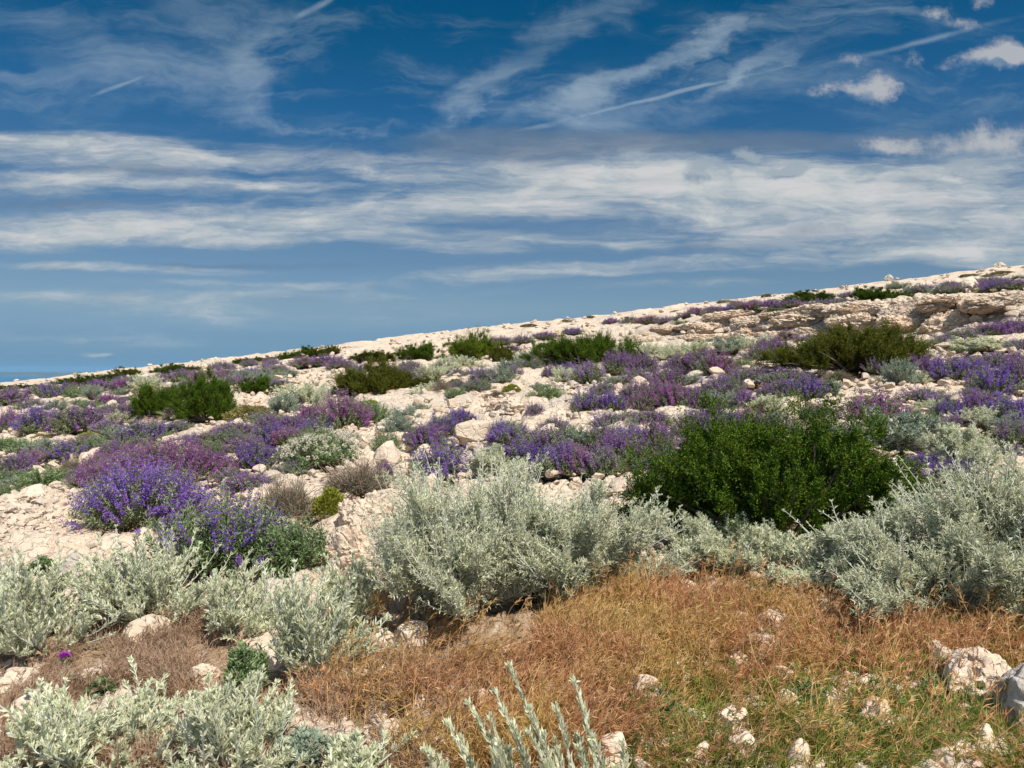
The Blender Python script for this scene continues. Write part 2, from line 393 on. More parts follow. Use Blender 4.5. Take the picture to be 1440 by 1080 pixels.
def forked(n, w, h, rng, limbs, lump=0.22, reach=0.23, prof=2.2):
    """Woody limbs from the foot, each breaking into leaning shoots of its own length."""
    Lm = dome_shoots(limbs, w * 0.8, h * 0.8, rng, 0.25, lump, 0.18, 0.6, prof=prof)
    k = rng.integers(0, limbs, n)
    low = rng.random((n, 1)) < 0.24                     # a skirt of shoots spreading near the ground
    P, T = along(Lm[k], np.where(low, rng.uniform(0.02, 0.32, (n, 1)), rng.beta(1.3, 1.0, (n, 1)) * 0.9 + 0.08)); P = P[:, 0]; T = T[:, 0]
    out = nrm(np.stack([P[:, 0] / w, P[:, 1] / w, 0.35 * np.ones(n)], 1))
    side = nrm(rng.normal(0, 1, (limbs, 3)))[k]
    D = nrm(T * 0.5 + out * 0.75 + side * 0.35 + rng.normal(0, 0.36, (n, 3)) + np.array([0, 0, 0.28]) - low * np.array([0, 0, 0.30]))
    ln = reach * h * rng.lognormal(-0.05, 0.34, n)[:, None] + 0.03
    E = P + D * ln; E[:, 2] = np.maximum(E[:, 2] + 0.15 * ln[:, 0], 0.03)
    mid = (P + E) / 2 + D * 0.03 + rng.normal(0, 0.02, P.shape)
    C = bez(P, mid, E, 5)
    f = h / np.percentile(C[:, -1, 2], 98.5)
    C[:, :, 2] *= f; Lm[:, :, 2] *= f
    C[:, :, 2] *= np.minimum(1, 1.1 * h / np.maximum(C[:, -1, 2], 1e-3))[:, None]
    g = w / (2 * np.percentile(np.hypot(C[:, -1, 0], C[:, -1, 1]), 95)); C[:, :, :2] *= g; Lm[:, :, :2] *= g
    return Lm, C

def m_silver(w, h, n, per, L=0.046, W=0.011, seed=1, fine=False, mat='silver', lump=0.25, limbs=None):
    rng = np.random.default_rng(seed)
    Lm, C = forked(n, w, h, rng, limbs or max(18, int(40 * w)), lump)
    g = Geo(); leafy(g, C, per, L, W, 0.05, 0.62, rng, fine, 0.22, 0.5, tip_cluster=6)
    s = Geo(); s.tubes(C, 0.003, 0.0014)
    b = Geo(); b.tubes(Lm, 0.007, 0.003, 4)
    d = Geo(); q = Lm[rng.integers(0, len(Lm), len(Lm) * 3)]
    leafy(d, q, 6, L, W * 0.8, 0.05, 0.8, rng, False, -0.1)          # withered leaves low on the limbs
    return [('branch', b.mesh('silver_limbs', M['wood'])), ('stem', s.mesh('silver_stems', M['silver_stem'])), ('foliage', g.mesh('silver_foliage', M[mat])), ('dead_foliage', d.mesh('withered_leaves', M['twig']))]

def spikes(g, C, whorls, per, L, W, t0, rng, rad=0.006):
    S = len(C)
    t = np.broadcast_to(np.linspace(t0, 1.0, whorls)[None], (S, whorls)) + rng.normal(0, 0.012, (S, whorls))
    P, T = along(C, t)
    A = nrm(np.cross(T, np.array([0.9, 0.3, 0.1]) + 0 * T)); B = np.cross(T, A)
    for k in range(per):
        a = rng.uniform(0, 6.28, (S, whorls))
        o = np.cos(a)[..., None] * A + np.sin(a)[..., None] * B
        D = o + T * rng.uniform(0.1, 0.9, (S, whorls, 1))
        f = rng.uniform(0.7, 1.25, (S, whorls)) * (1.15 - 0.5 * (t - t0) / (1 - t0 + 1e-6))
        g.leaves((P + o * rad).reshape(-1, 3), D.reshape(-1, 3), (L * f).ravel(), (W * f).ravel(), 0.35, 0.25, False, 0.6, rng)

def m_sage(w, h, seed, flower='fl_violet', leaf='sage_leaf', nl=150, ns=170, per=16, L=0.05, W=0.015, fl=0.02, lump=0.22, spike=0.16):
    rng = np.random.default_rng(seed)
    g = Geo(); s = Geo(); f = Geo()
    C = dome_shoots(nl, w * 0.98, h * 0.82, rng, 0.35, lump, 0.16, 0.5)
    leafy(g, C, per, L, W, 0.2, 0.7, rng, False, 0.3)
    s.tubes(C, 0.004, 0.0015)
    parts = []
    if ns:
        K = dome_shoots(ns, w, h, rng, 0.4, lump, 0.13, 0.42)
        s.tubes(K, 0.0025, 0.0012)
        ln = np.linalg.norm(K[:, -1] - K[:, 0], axis=1)
        t0 = 1 - spike / np.median(ln)
        spikes(f, K, 8, 6, fl, fl * 0.72, max(0.45, t0), rng)
        leafy(g, K, 6, L * 0.8, W * 0.9, 0.3, 0.7, rng, False, 0.3)
        parts = [('flower', f.mesh('sage_flowers', M[flower]))]
    return [('stem', s.mesh('sage_stems', M['stem'])), ('foliage', g.mesh('sage_foliage', M[leaf]))] + parts

def m_juniper(w, h, seed, mat='juniper', nb=60, ncl=3, npl=18, nn=60, depth=0.8, L=0.0175, W=0.0043, plume=0.12, spires=5, profile=None):
    """Low juniper: limbs from the foot, tufts of sprays at their ends with dark gaps between, a few leaders standing up."""
    rng = np.random.default_rng(seed)
    C = dome_shoots(nb, w * 0.86, h * 0.84, rng, 0.30, 0.26, 0.14, 0.5, prof=2.6)
    if spires:
        th = rng.uniform(0, 2 * PI, spires); r = rng.uniform(0.2, 0.85, spires) * w / 2
        tip = np.stack([r * np.cos(th), r * np.sin(th), h * rng.uniform(0.9, 1.16, spires) * (1 - 0.35 * (2 * r / w) ** 2)], 1)
        b = tip * 0.4; b[:, 2] = 0
        C = np.concatenate([C, bez(b, (b + tip) / 2 + rng.normal(0, 0.03 * w, tip.shape), tip, 7)])
    kx = np.linspace(-0.5, 0.5, 9); kz = np.array(profile) if profile else rng.uniform(0.55, 1.08, 9) * np.array([.55, .85, 1, 1, 1, 1, 1, .85, .55])
    C[:, :, 2] *= np.interp(C[:, :, 0] / w, kx, kz) * (h / (h * 0.93 * np.max(kz))) * 0.95
    C[:, :, 0] *= (w / 2 - 0.35 * plume) / np.percentile(np.abs(C[:, -1, 0]), 97)
    C[:, :, 1] *= depth
    S = len(C)
    wd = Geo(); wd.tubes(C, 0.009 * w, 0.0015 * w, 4)
    t = np.concatenate([rng.uniform(0.3, 0.92, (S, ncl - 1)), np.full((S, 1), 0.97)], 1)
    P, T = along(C, t)                                # tuft centres
    P = P + rng.normal(0, 0.35 * plume, P.shape) * (t < 0.95)[..., None]
    K0 = P.reshape(-1, 1, 3); T0 = T.reshape(-1, 1, 3); n = len(K0)
    out = nrm(K0 * np.array([1 / w, 1 / w, 0.6 / h]))
    size = rng.lognormal(-0.08, 0.36, (n, 1, 1)); tall = (rng.random((n, 1, 1)) < 0.16)
    D = nrm(out * 0.7 + T0 * 0.35 + rng.normal(0, 0.55, (n, npl, 3)) + np.array([0, 0, 0.25]) + tall * np.array([0, 0, 1.6]))
    B = K0 + rng.normal(0, 0.13 * plume, (n, npl, 3)) * size
    ln = plume * size * rng.uniform(0.5, 1.2, (n, npl, 1)) * (1 + 0.75 * tall)
    B = B.reshape(-1, 3); D = D.reshape(-1, 3); ln = ln.reshape(-1, 1)
    K = bez(B, B + D * ln * 0.55 + rng.normal(0, 0.06 * plume, B.shape), B + D * ln + np.array([0, 0, 0.15 * plume]), 4)
    K[:, :, 2] = np.maximum(K[:, :, 2], 0.0)
    g = Geo()
    tt = rng.uniform(0.0, 1, (len(K), nn)); Q, T2 = along(K, tt)
    rnd = nrm(rng.normal(0, 1, Q.shape))
    Q = Q + rnd * (L * 0.9) * (1.15 - tt)[..., None]
    g.leaves(Q.reshape(-1, 3), (T2 * 0.75 + rnd * 0.85).reshape(-1, 3), (L * rng.uniform(0.7, 1.3, Q.shape[:2])).ravel(), W, 0.2, 0.05, False, 0.4, rng)
    return [('branch', wd.mesh('juniper_branches', M['wood'])), ('foliage', g.mesh('juniper_foliage', M[mat]))]

def m_cushion(w, h, seed, mat='cushion', n=5200, L=0.026, W=0.009):
    rng = np.random.default_rng(seed)
    d = nrm(rng.normal(0, 1, (n, 3))); d[:, 2] = np.abs(d[:, 2])
    lo = 1 + 0.5 * vn3(d * 2.6 + 11, seed) + 0.2 * vn3(d * 6 + 3, seed)
    r = lo * rng.uniform(0.72, 1.0, n) ** 0.5
    P = d * r[:, None] * np.array([w / 2, w / 2, h]) * 0.95
    P[:, 2] -= 0.02
    g = Geo(); g.leaves(P, d + rng.normal(0, 0.5, (n, 3)) + np.array([0, 0, 0.3]), L * rng.uniform(0.6, 1.3, n), W, 0.2, 0.1, False, 0.5, rng)
    th = rng.uniform(0, 6.28, 60); q = nrm(rng.normal(0, 1, (60, 3))); q[:, 2] = abs(q[:, 2])
    s = Geo(); e = q * np.array([w / 2, w / 2, h]) * 0.85
    s.tubes(bez(q * 0.02, e * 0.5, e, 4), 0.004, 0.002)
    return [('stem', s.mesh('cushion_stems', M['wood'])), ('foliage', g.mesh('cushion_foliage', M[mat]))]

def m_twiggy(w, h, seed, n=520):
    rng = np.random.default_rng(seed)
    C = dome_shoots(n, w, h, rng, 0.2, 0.2, 0.16, 0.5)
    s = Geo(); s.tubes(C, 0.004, 0.0018)
    K = C[rng.integers(0, n, n * 2)]
    P, T = along(K, rng.uniform(0.35, 0.9, (len(K), 1))); P = P[:, 0]; T = T[:, 0]
    e = P + (T + rng.normal(0, 0.45, T.shape)) * rng.uniform(0.05, 0.12, (len(K), 1))
    s.tubes(bez(P, (P + e) / 2, e, 3), 0.0025, 0.0012)
    g = Geo(); leafy(g, C, 7, 0.022, 0.006, 0.5, 0.6, rng)
    return [('stem', s.mesh('dry_stems', M['twig'])), ('foliage', g.mesh('sparse_foliage', M['grey_leaf']))]

def m_white(w, h, seed):
    rng = np.random.default_rng(seed)
    g = Geo(); s = Geo(); f = Geo()
    C = dome_shoots(220, w, h * 0.85, rng, 0.3, 0.2, 0.15, 0.5)
    leafy(g, C, 18, 0.05, 0.018, 0.3, 0.7, rng); s.tubes(C, 0.004, 0.0015)
    K = dome_shoots(230, w, h, rng, 0.4, 0.2, 0.12, 0.45); s.tubes(K, 0.002, 0.001)
    spikes(f, K, 3, 6, 0.017, 0.013, 0.93, rng, 0.01)
    return [('stem', s.mesh('white_bush_stems', M['stem'])), ('foliage', g.mesh('white_bush_foliage', M['green_leaf'])), ('flower', f.mesh('white_flowers', M['fl_white']))]

def m_green(w, h, seed, mat='green_leaf', n=230, per=20, L=0.05, W=0.013):
    rng = np.random.default_rng(seed)
    g = Geo(); s = Geo()
    C = dome_shoots(n, w, h, rng, 0.3, 0.22, 0.15, 0.5)
    leafy(g, C, per, L, W, 0.2, 0.65, rng); s.tubes(C, 0.004, 0.0015)
    return [('stem', s.mesh('green_stems', M['stem'])), ('foliage', g.mesh('green_foliage', M[mat]))]

# kind: (object name, category, maker(w,h,seed,level), default words)
KINDS = {
 'j':  ('juniper_bush', 'juniper', 'dark green juniper'),
 'jo': ('juniper_bush', 'juniper', 'olive green juniper'),
 'jb': ('juniper_bush', 'juniper', 'bright green juniper'),
 'sv': ('sage_shrub', 'sage shrub', 'violet-blue sage'),
 'sp': ('sage_shrub', 'sage shrub', 'purple sage'),
 'sm': ('sage_shrub', 'sage shrub', 'reddish purple sage'),
 'sl': ('sage_shrub', 'sage shrub', 'pale lilac sage'),
 'sg': ('sage_shrub', 'sage shrub', 'grey-green sage with few flowers'),
 'a':  ('silver_shrub', 'silver shrub', 'silvery white-leaved shrub'),
 'ab': ('silver_shrub', 'silver shrub', 'bold silvery shrub'),
 'ag': ('silver_shrub', 'silver shrub', 'grey-green leafy shrub'),
 'g':  ('leafy_shrub', 'leafy shrub', 'fresh green leafy shrub'),
 'w':  ('leafy_shrub', 'flowering shrub', 'green shrub covered in small white flowers'),
 'b':  ('twiggy_shrub', 'dry shrub', 'brown dry twiggy shrub'),
 'c':  ('cushion_plant', 'cushion plant', 'olive-brown cushion plant'),
 'cy': ('cushion_plant', 'cushion plant', 'yellow-green cushion plant'),
}
GROUPS = {'juniper': 'junipers on the stony slope', 'sage shrub': 'sage shrubs in bloom on the slope', 'silver shrub': 'silvery shrubs on the slope',
          'leafy shrub': 'green leafy shrubs on the slope', 'flowering shrub': 'white-flowered shrubs', 'dry shrub': 'dry twiggy shrubs', 'cushion plant': 'cushion plants among the stones'}

def make(kind, w, h, seed, hero):
    a = w * w
    if kind in ('j', 'jo', 'jb'):
        mat = {'j': 'juniper', 'jo': 'juniper_olive', 'jb': 'juniper_bright'}[kind]
        big = hero and kind == 'j' and h > 0.75
        if hero: return m_juniper(w, h, seed, mat, int(66 * min(max(w, 0.9), 2.4)), 4, 13, 78 if big else 44, 0.75, 0.0165, 0.0052 if big else 0.0065, 0.125, 9, [.42, .66, 1.06, .70, .84, .78, .72, .58, .44] if big else None)
        return m_juniper(w, h, seed, mat, 110, 3, 12, 36, 0.85, 0.023, 0.0100, 0.115, 8)
    if kind == 'a':
        if hero: return m_silver(w, h, int(2900 * max(a, 0.35)) + 260, 18, 0.036, 0.0068, seed, False)
        return m_silver(w, h, 420, 13, 0.055, 0.014, seed, False)
    if kind == 'ab': return m_bold(w, h, seed)
    if kind == 'ag':
        return m_silver(w, h, int(800 * max(a, 0.4)) if hero else 420, 13, 0.05, 0.014, seed, False, 'grey_leaf')
    if kind in ('sv', 'sp', 'sm', 'sl'):
        f = {'sv': 'fl_violet', 'sp': 'fl_purple', 'sm': 'fl_magenta', 'sl': 'fl_lilac'}[kind]
        k = 0.55 if kind == 'sl' else 1
        if hero: return m_sage(w, h, seed, f, 'sage_leaf', int(200 * max(a, 0.4)), int(250 * k * max(a, 0.4)), 20, 0.052, 0.015, 0.0165)
        return m_sage(w, h, seed, f, 'sage_leaf', 200, int(118 * k), 16, 0.055, 0.017, 0.021)
    if kind == 'sg':
        return m_sage(w, h, seed, 'fl_violet', 'green_leaf' if hero else 'sage_leaf', int(280 * max(a, 0.4)) if hero else 190, 120 if hero else 40, 20, 0.06, 0.0155, 0.014)
    if kind == 'g': return m_green(w, h, seed, 'green_leaf', int(300 * max(a, 0.25)) + 60 if hero else 170)
    if kind == 'w': return m_white(w, h, seed)
    if kind == 'b': return m_twiggy(w, h, seed)
    if kind == 'c': return m_cushion(w, h, seed, 'cushion')
    if kind == 'cy': return m_cushion(w, h, seed, 'cushion_y')

PW = {'j': 1.7, 'jo': 1.8, 'jb': 1.8, 'c': 0.5, 'cy': 0.4, 'b': 0.7, 'w': 0.9, 'g': 0.7, 'a': 0.8, 'ag': 0.8}
PROTO = {}
def proto(kind, k):
    key = (kind, k)
    if key not in PROTO:
        w = PW.get(kind, 0.8); h = w * {'c': 0.4, 'cy': 0.4, 'j': 0.48, 'jo': 0.42, 'jb': 0.45}.get(kind, 0.52)
        PROTO[key] = (make(kind, w, h, 100 + 17 * k + hash_kind(kind), False), w, h)
    return PROTO[key]

def hash_kind(k): return sum(ord(c) * (i + 3) for i, c in enumerate(k))

SHRUBS = []      # (object, kind, px, py, w, h, hand label)
FOOT = []        # footprints, for keeping stones clear
COUNT = {}
def shrub(kind, px, py, w, h, label=None, hero=False, rz=None, depth=1.0):
    p = at(px, py)
    d = math.hypot(p[0], p[1]); m = d / 1080.0
    W = w * m; H = h * m
    # the view's base line is the near edge of the foot: move back by part of the radius
    back = min(W * 0.35 * depth, 0.4)
    q = p[:2] * (1 + back / d); z = float(macro(q[0], q[1]))
    rx, ry, rz_ = pix_ray(px, py - h)
    H = min(max(CAM_H + rz_ * q[1] / ry - z, 0.55 * H), 1.7 * H)
    if kind[0] == 's': H = max(H, 0.3 * W)
    name, cat, word = KINDS[kind]
    COUNT[kind] = COUNT.get(kind, 0) + 1
    t = None
    rot = rz if rz is not None else random.uniform(0, 2 * PI)
    if hero:
        parts = make(kind, W, H, 1000 + len(SHRUBS) * 7, True)
        t = thing(name, cat, (q[0], q[1], z), 0 if rz is None else rz, (1, 1, 1), GROUPS[cat])
        for pn, me in parts: put(me, pn, t)
    else:
        parts, pw, ph = proto(kind, random.randrange(3))
        t = thing(name, cat, (q[0], q[1], z), rot, (W / pw, W / pw, H / ph), GROUPS[cat])
        for pn, me in parts: put(me, pn, t)
    SHRUBS.append([t, kind, px, py, w, h, label])
    FOOT.append((q[0], q[1], W * 0.5))
    return t
#@@LIST@@
# ================================================================== the plants, by where they root
HEROES = [
 ('j', 1097, 782, 425, 210, 'large dark green juniper with ragged top behind the silvery shrubs'),
 ('a', 655, 895, 320, 232, 'big round silvery shrub in front of the rock outcrop'),
 ('a', 815, 870, 290, 178, 'upright grey silvery shrub against the foot of the large dark juniper'),
 ('a', 1320, 905, 360, 188, 'widest silvery shrub, a pale mound beside the large dark juniper'),
 ('a', 1455, 890, 300, 240, 'tall silvery shrub cut by the frame edge above the pale stones'),
 ('a', 1185, 862, 190, 118, 'pale silvery shrub sprawling before the large juniper, next to the widest mound'),
 ('a', 1035, 826, 190, 92, 'low silvery shrub spreading under the large juniper beside the dry grass'),
 ('ab', 56, 940, 240, 158, 'silvery shrub standing behind the single magenta thistle'),
 ('ab', 212, 898, 225, 140, 'dense silvery shrub with upright stems below the violet sage'),
 ('ab', 425, 982, 200, 178, 'loose silvery shrub with long leaning stems by the dry grass'),
 ('ab', 325, 915, 160, 108, 'small silvery shrub wedged between two larger silvery shrubs and green sage'),
 ('ab', 492, 905, 90, 120, 'thin silvery shrub on straw-coloured grass beside the big round silvery shrub'),
 ('ab', 110, 1150, 330, 170, 'close silvery shrub with broad pale leaves in the bottom corner'),
 ('ab', 330, 1125, 270, 160, 'close silvery shrub with spreading sprigs beside the corner shrub'),
 ('ab', 500, 1125, 110, 85, 'low silvery tuft at the bottom edge among dry grass'),
 ('sv', 200, 752, 190, 108, 'brightest violet-blue sage beside the bare pale scree'),
 ('sm', 232, 690, 190, 62, 'reddish purple sage right behind the brightest violet-blue sage'),
 ('sg', 322, 818, 235, 136, 'large green sage with scattered blue flowers behind silvery shrubs'),
 ('b', 402, 740, 84, 56, 'brown twiggy sage gone dry behind the large green sage'),
 ('g', 420, 806, 110, 74, 'fresh green leafy clump next to the rock outcrop'),
 ('cy', 462, 728, 52, 44, 'yellow-green feathery clump between dry sage and the rock outcrop'),
 ('b', 505, 702, 105, 44, 'brown dry twiggy shrub just above the rock outcrop'),
 ('w', 452, 660, 118, 56, 'green shrub covered in small white flowers'),
 ('sv', 622, 678, 105, 62, 'dark violet sage standing on the stones above the big round silvery shrub'),
 ('sm', 487, 605, 92, 56, 'glowing magenta and violet sage mound below a low olive juniper'),
 ('a', 700, 672, 70, 42, 'small silvery shrub beside the dark violet sage'),
 ('j', 222, 590, 76, 54, 'ragged dark juniper with a spire, touching its twin near the sea'),
 ('j', 291, 592, 88, 64, 'wider ragged dark juniper beside its twin with the spire'),
 ('jo', 1203, 524, 222, 64, 'broad olive juniper mound below the rocky bank'),
 ('jo', 529, 558, 122, 46, 'low olive juniper above the magenta sage mound'),
 ('jb', 664, 508, 82, 42, 'bright green juniper on the skyline of the slope'),
 ('j', 838, 512, 190, 40, 'long dark juniper hedge-like across the middle slope'),
 ('sm', 1230, 602, 92, 54, 'deep magenta sage in front of the bare stones behind the large juniper'),
 ('ag', 1268, 640, 120, 62, 'grey-green shrub rising behind the large dark juniper'),
 ('a', 1350, 662, 90, 60, 'silvery shrub with wiry sprigs between lilac sages behind the widest mound'),
]
def m_bold(w, h, seed):
    rng = np.random.default_rng(seed)
    Lm, C = forked(int(420 * w * w) + 90, w, h, rng, max(12, int(26 * w)), 0.28, 0.38)
    g = Geo(); leafy(g, C, 22, 0.044, 0.0118, 0.05, 0.50, rng, True, 0.25, 0.45, 0.25, -0.05, 8)
    s = Geo(); s.tubes(C, 0.0035, 0.002, 5)
    b = Geo(); b.tubes(Lm, 0.007, 0.003, 5)
    return [('branch', b.mesh('silver_limbs', M['wood'])), ('stem', s.mesh('bold_silver_stems', M['silver_stem'])), ('foliage', g.mesh('bold_silver_foliage', M['silver']))]
for k, x, y, w, h, lab in HEROES:
    shrub(k, x, y, w, h, lab, True, 0.0 if k in ('j', 'jo', 'jb') else None)

MID = """
j 360 556 46 32|j 118 543 50 20|j 150 541 42 19|jo 178 531 32 17|jo 42 547 36 9|j 4 549 24 10|j 246 527 46 17|jo 272 525 26 12
jo 338 512 24 9|j 358 511 26 11|jo 382 510 30 11|j 408 508 38 17|j 440 504 42 20|jo 466 499 30 15
jo 527 509 64 18|j 588 507 58 30|jo 708 512 38 32|j 772 512 54 38|jo 905 503 54 18
j 1136 429 72 22|j 1226 427 58 28|j 1262 424 42 18|jo 1392 630 30 26|jo 1215 640 22 26|jo 600 548 60 20
a 425 575 74 36|ag 398 582 50 28|a 166 598 38 20|a 628 527 46 24|a 655 521 50 20|a 735 513 28 18|a 776 516 44 24|a 870 510 46 22|a 915 506 46 22
a 455 578 30 32|a 938 508 44 20|a 980 504 60 24|ag 1022 500 64 26|a 1062 497 60 24|a 1395 498 110 24|ag 1265 544 52 38|a 1082 584 66 28|a 945 500 40 16
ag 470 560 36 14|a 205 552 40 24|ag 1086 600 60 20|a 1290 545 30 20
sv 60 612 62 40|sp 112 610 70 42|sp 15 608 34 34|sp 172 596 40 32|sv 212 622 68 32|sm 45 660 50 28|sp 22 672 48 36|sv 95 652 62 30|sm 140 662 40 24|sp 122 690 44 34
sp 330 618 58 26|sm 300 628 40 24|sv 380 626 56 32|sp 415 612 52 30|sv 362 662 62 40|sp 345 640 50 26|sp 350 700 76 36|sv 300 668 50 30|sp 255 640 44 26|sm 440 600 44 30
sp 20 570 50 22|sl 60 558 44 18|sv 78 562 40 24|sp 150 552 50 18|sm 172 549 38 14|sp 215 545 44 14|sl 260 538 50 14|sm 290 540 56 18|sp 318 535 48 16|sp 340 545 44 16|sv 355 530 36 11|sl 312 522 40 8|sp 385 528 46 10|sm 430 518 46 10|sp 460 516 48 10
sl 300 552 36 12|sp 240 560 40 18|sv 395 545 30 12|sl 280 565 40 16
sv 625 614 54 32|sp 600 636 64 40|sv 648 596 40 22|sv 702 622 28 32|sp 540 672 30 22|sl 690 655 44 26
sv 730 660 70 40|sp 765 640 66 40|sv 790 672 74 48|sm 812 672 62 44|sl 845 674 70 50|sp 880 660 80 56|sl 850 632 66 36|sv 890 640 70 42|sp 925 640 62 48|sl 780 612 52 26|sp 915 605 66 30|sl 760 672 44 26
sv 825 582 54 34|sv 860 580 50 30|sp 893 568 50 32|sm 920 576 58 44|sm 950 579 58 40|sp 940 548 52 34|sp 905 530 56 34|sp 870 528 52 34|sl 828 540 60 32|sp 778 534 34 22|sv 800 528 36 18|sp 752 590 28 24|sl 848 556 44 20
sp 985 524 60 32|sm 1010 528 58 34|sp 955 526 52 28|sl 1040 545 64 28|sl 1015 562 76 34|sp 985 578 66 36|sm 905 580 46 30|sp 1090 568 56 34|sv 1130 568 66 38|sl 1110 540 62 24|sp 1065 535 48 20|sl 1155 562 40 30|sp 1040 575 52 26
sp 1085 500 50 26|sm 1110 478 34 16|sl 1135 484 40 14|sv 1020 622 72 44|sm 1055 612 60 36|sv 1080 622 58 36|sl 975 616 60 42|sp 940 680 60 60|sl 1110 622 54 30|sp 1000 600 56 30|sv 1160 632 52 30
sl 1240 528 44 26|sv 1345 540 72 38|sp 1310 534 52 34|sl 1360 528 56 28|sv 1395 560 66 46|sp 1432 552 56 54|sp 1380 588 56 38|sv 1415 598 68 42|sl 1425 634 60 44|sv 1335 592 48 32|sm 1436 528 40 30|sp 1350 604 44 22|sl 1365 570 40 26
sp 1395 476 58 22|sp 1425 472 54 24|sl 1355 482 52 20|sp 1445 480 40 30|sl 1325 490 44 18|sv 1300 668 60 30|sv 1345 682 62 34|sp 1280 682 44 24|sp 1420 648 40 24|sl 1305 640 48 26|sv 1190 622 40 24|sl 1400 520 60 24
sp 705 486 34 13|sl 735 484 36 11|sp 765 478 34 9|sv 806 471 36 9|sp 720 495 28 10|sl 690 500 34 12|sp 580 530 46 14|sm 560 528 34 12|sv 610 530 34 13|sp 640 532 36 13|sl 545 538 40 14|sp 480 520 46 10|sl 510 528 46 12|sl 668 534 40 16|b 620 556 30 22|sl 645 550 36 16
sp 860 457 34 9|sl 888 457 36 8|sm 912 456 40 11|sp 938 457 36 10|sl 960 452 34 9|sm 980 447 40 9|sp 1010 444 44 9|sl 1000 440 30 6|sm 1052 440 44 12|sp 1085 437 46 11|sv 1030 446 36 8|sm 978 440 24 8|sp 1115 434 40 9|sl 1150 436 44 10|sl 1180 434 44 12
ag 1200 436 40 12|ag 1160 441 34 9|sl 1300 414 44 14|ag 1325 415 44 14|sl 1350 414 46 14|sp 1378 410 40 12|sv 1405 412 46 14|sp 1435 410 46 16|sl 1395 402 40 8|ag 1430 397 50 9|sm 1335 404 24 9|g 1090 443 34 8|g 960 458 34 7
g 142 640 48 24|g 68 688 72 32|ag 20 690 40 20|g 300 646 42 26|g 542 642 50 34|ag 562 612 52 26|ag 571 594 46 20|g 768 566 62 24|ag 700 541 52 24|g 790 630 62 30|g 640 560 34 16|ag 590 584 40 16|g 820 534 40 20|ag 865 545 36 16|g 110 562 44 22|ag 130 560 30 18
g 1108 560 34 26|g 1352 500 30 16|ag 1010 580 56 30|g 1045 520 34 16|g 400 598 36 14|ag 1170 560 34 26|g 875 640 40 24|g 240 622 40 14|g 585 620 36 20|g 1385 560 50 28|ag 1420 610 46 30|g 1300 600 36 22|w 480 632 56 26|g 8 702 34 22|g 690 648 36 16|ag 760 548 36 10
c 350 594 60 26|cy 126 621 34 14|c 60 620 28 10|cy 8 633 34 16|c 640 546 26 14|cy 720 552 26 12|c 790 600 26 8|c 1140 452 24 7|cy 850 497 24 6|c 330 530 26 8|c 745 460 24 5|c 795 453 12 4|c 880 449 14 4|c 1078 418 14 5|c 1258 402 12 4|c 1387 390 12 4|c 830 448 20 4|cy 1080 500 22 10|cy 520 570 24 8|c 650 590 24 8|cy 780 556 26 10|c 725 618 22 9|c 1410 386 26 5|c 1364 390 22 5|c 1020 426 22 4|c 635 486 22 5|c 950 440 14 4
b 1300 540 30 18|b 100 668 30 22|b 1180 540 40 18|b 960 560 34 16|b 700 560 24 10|b 868 668 30 16
"""
for tok in MID.replace('\n', '|').split('|'):
    tok = tok.strip()
    if tok:
        k, x, y, w, h = tok.split(); x, w = float(x), float(w); f = (1.14 if x < 780 else 1.03) if k[0] == 's' else 1.2 if k[0] == 'j' else 1.08
        shrub(k, float(x), float(y), float(w) * f, float(h) * (1.06 if k[0] == 's' else 0.86 if k[0] == 'j' else 1.0))

# low plants that knit the clumps together into drifts
ZONES = [(26, 'sp sv sm sl ag sg ag g', [(0, 572), (180, 555), (330, 590), (480, 565), (520, 610), (330, 645), (180, 612), (0, 615)]),
         (34, 'sp sm sl ag sg g ag a', [(0, 625), (170, 612), (330, 600), (525, 590), (520, 655), (385, 700), (300, 690), (110, 690), (0, 690)]),
         (16, 'sl ag sg sv ag', [(700, 612), (940, 590), (945, 690), (870, 690), (740, 668)]),
         (9, 'ag sl ag sg', [(800, 560), (960, 498), (1170, 505), (1165, 565), (1000, 605), (905, 590)]),
         (9, 'ag sl ag a', [(1285, 530), (1445, 462), (1445, 645), (1350, 640), (1300, 600)]),
         (30, 'sp sm sl ag ag', [(0, 556), (230, 528), (420, 508), (490, 520), (300, 558), (100, 578)]),
         (22, 'ag sl sp a sg', [(450, 548), (600, 512), (760, 500), (930, 508), (900, 530), (640, 560)]),
         (7, 'ag sl a', [(965, 600), (1200, 590), (1210, 640), (980, 640)]),
         (14, 'sl ag sp', [(900, 452), (1090, 425), (1330, 400), (1440, 395), (1440, 412), (1280, 420), (1100, 442), (900, 460)])]
zr = random.Random(8)
for cnt, kinds, poly in ZONES:
    kinds = kinds.split(); done = 0; tries = 0
    while done < cnt * 0.55 and tries < 3000:
        tries += 1
        x = zr.uniform(min(p[0] for p in poly), max(p[0] for p in poly)); y = zr.uniform(min(p[1] for p in poly), max(p[1] for p in poly))
        if not bool(poly_in(np.array(x), np.array(y), poly)): continue
        if any(abs(x - q[2]) < 0.34 * q[4] and -0.35 * q[5] < q[3] - y < 0.55 * q[5] for q in SHRUBS): continue
        sc = 0.42 + 0.9 * max(0, y - (540 - x * 0.1146)) / 150
        w = zr.uniform(40, 66) * min(sc, 1.15); shrub(zr.choice(kinds), x, y, w, w * zr.uniform(0.34, 0.5)); done += 1

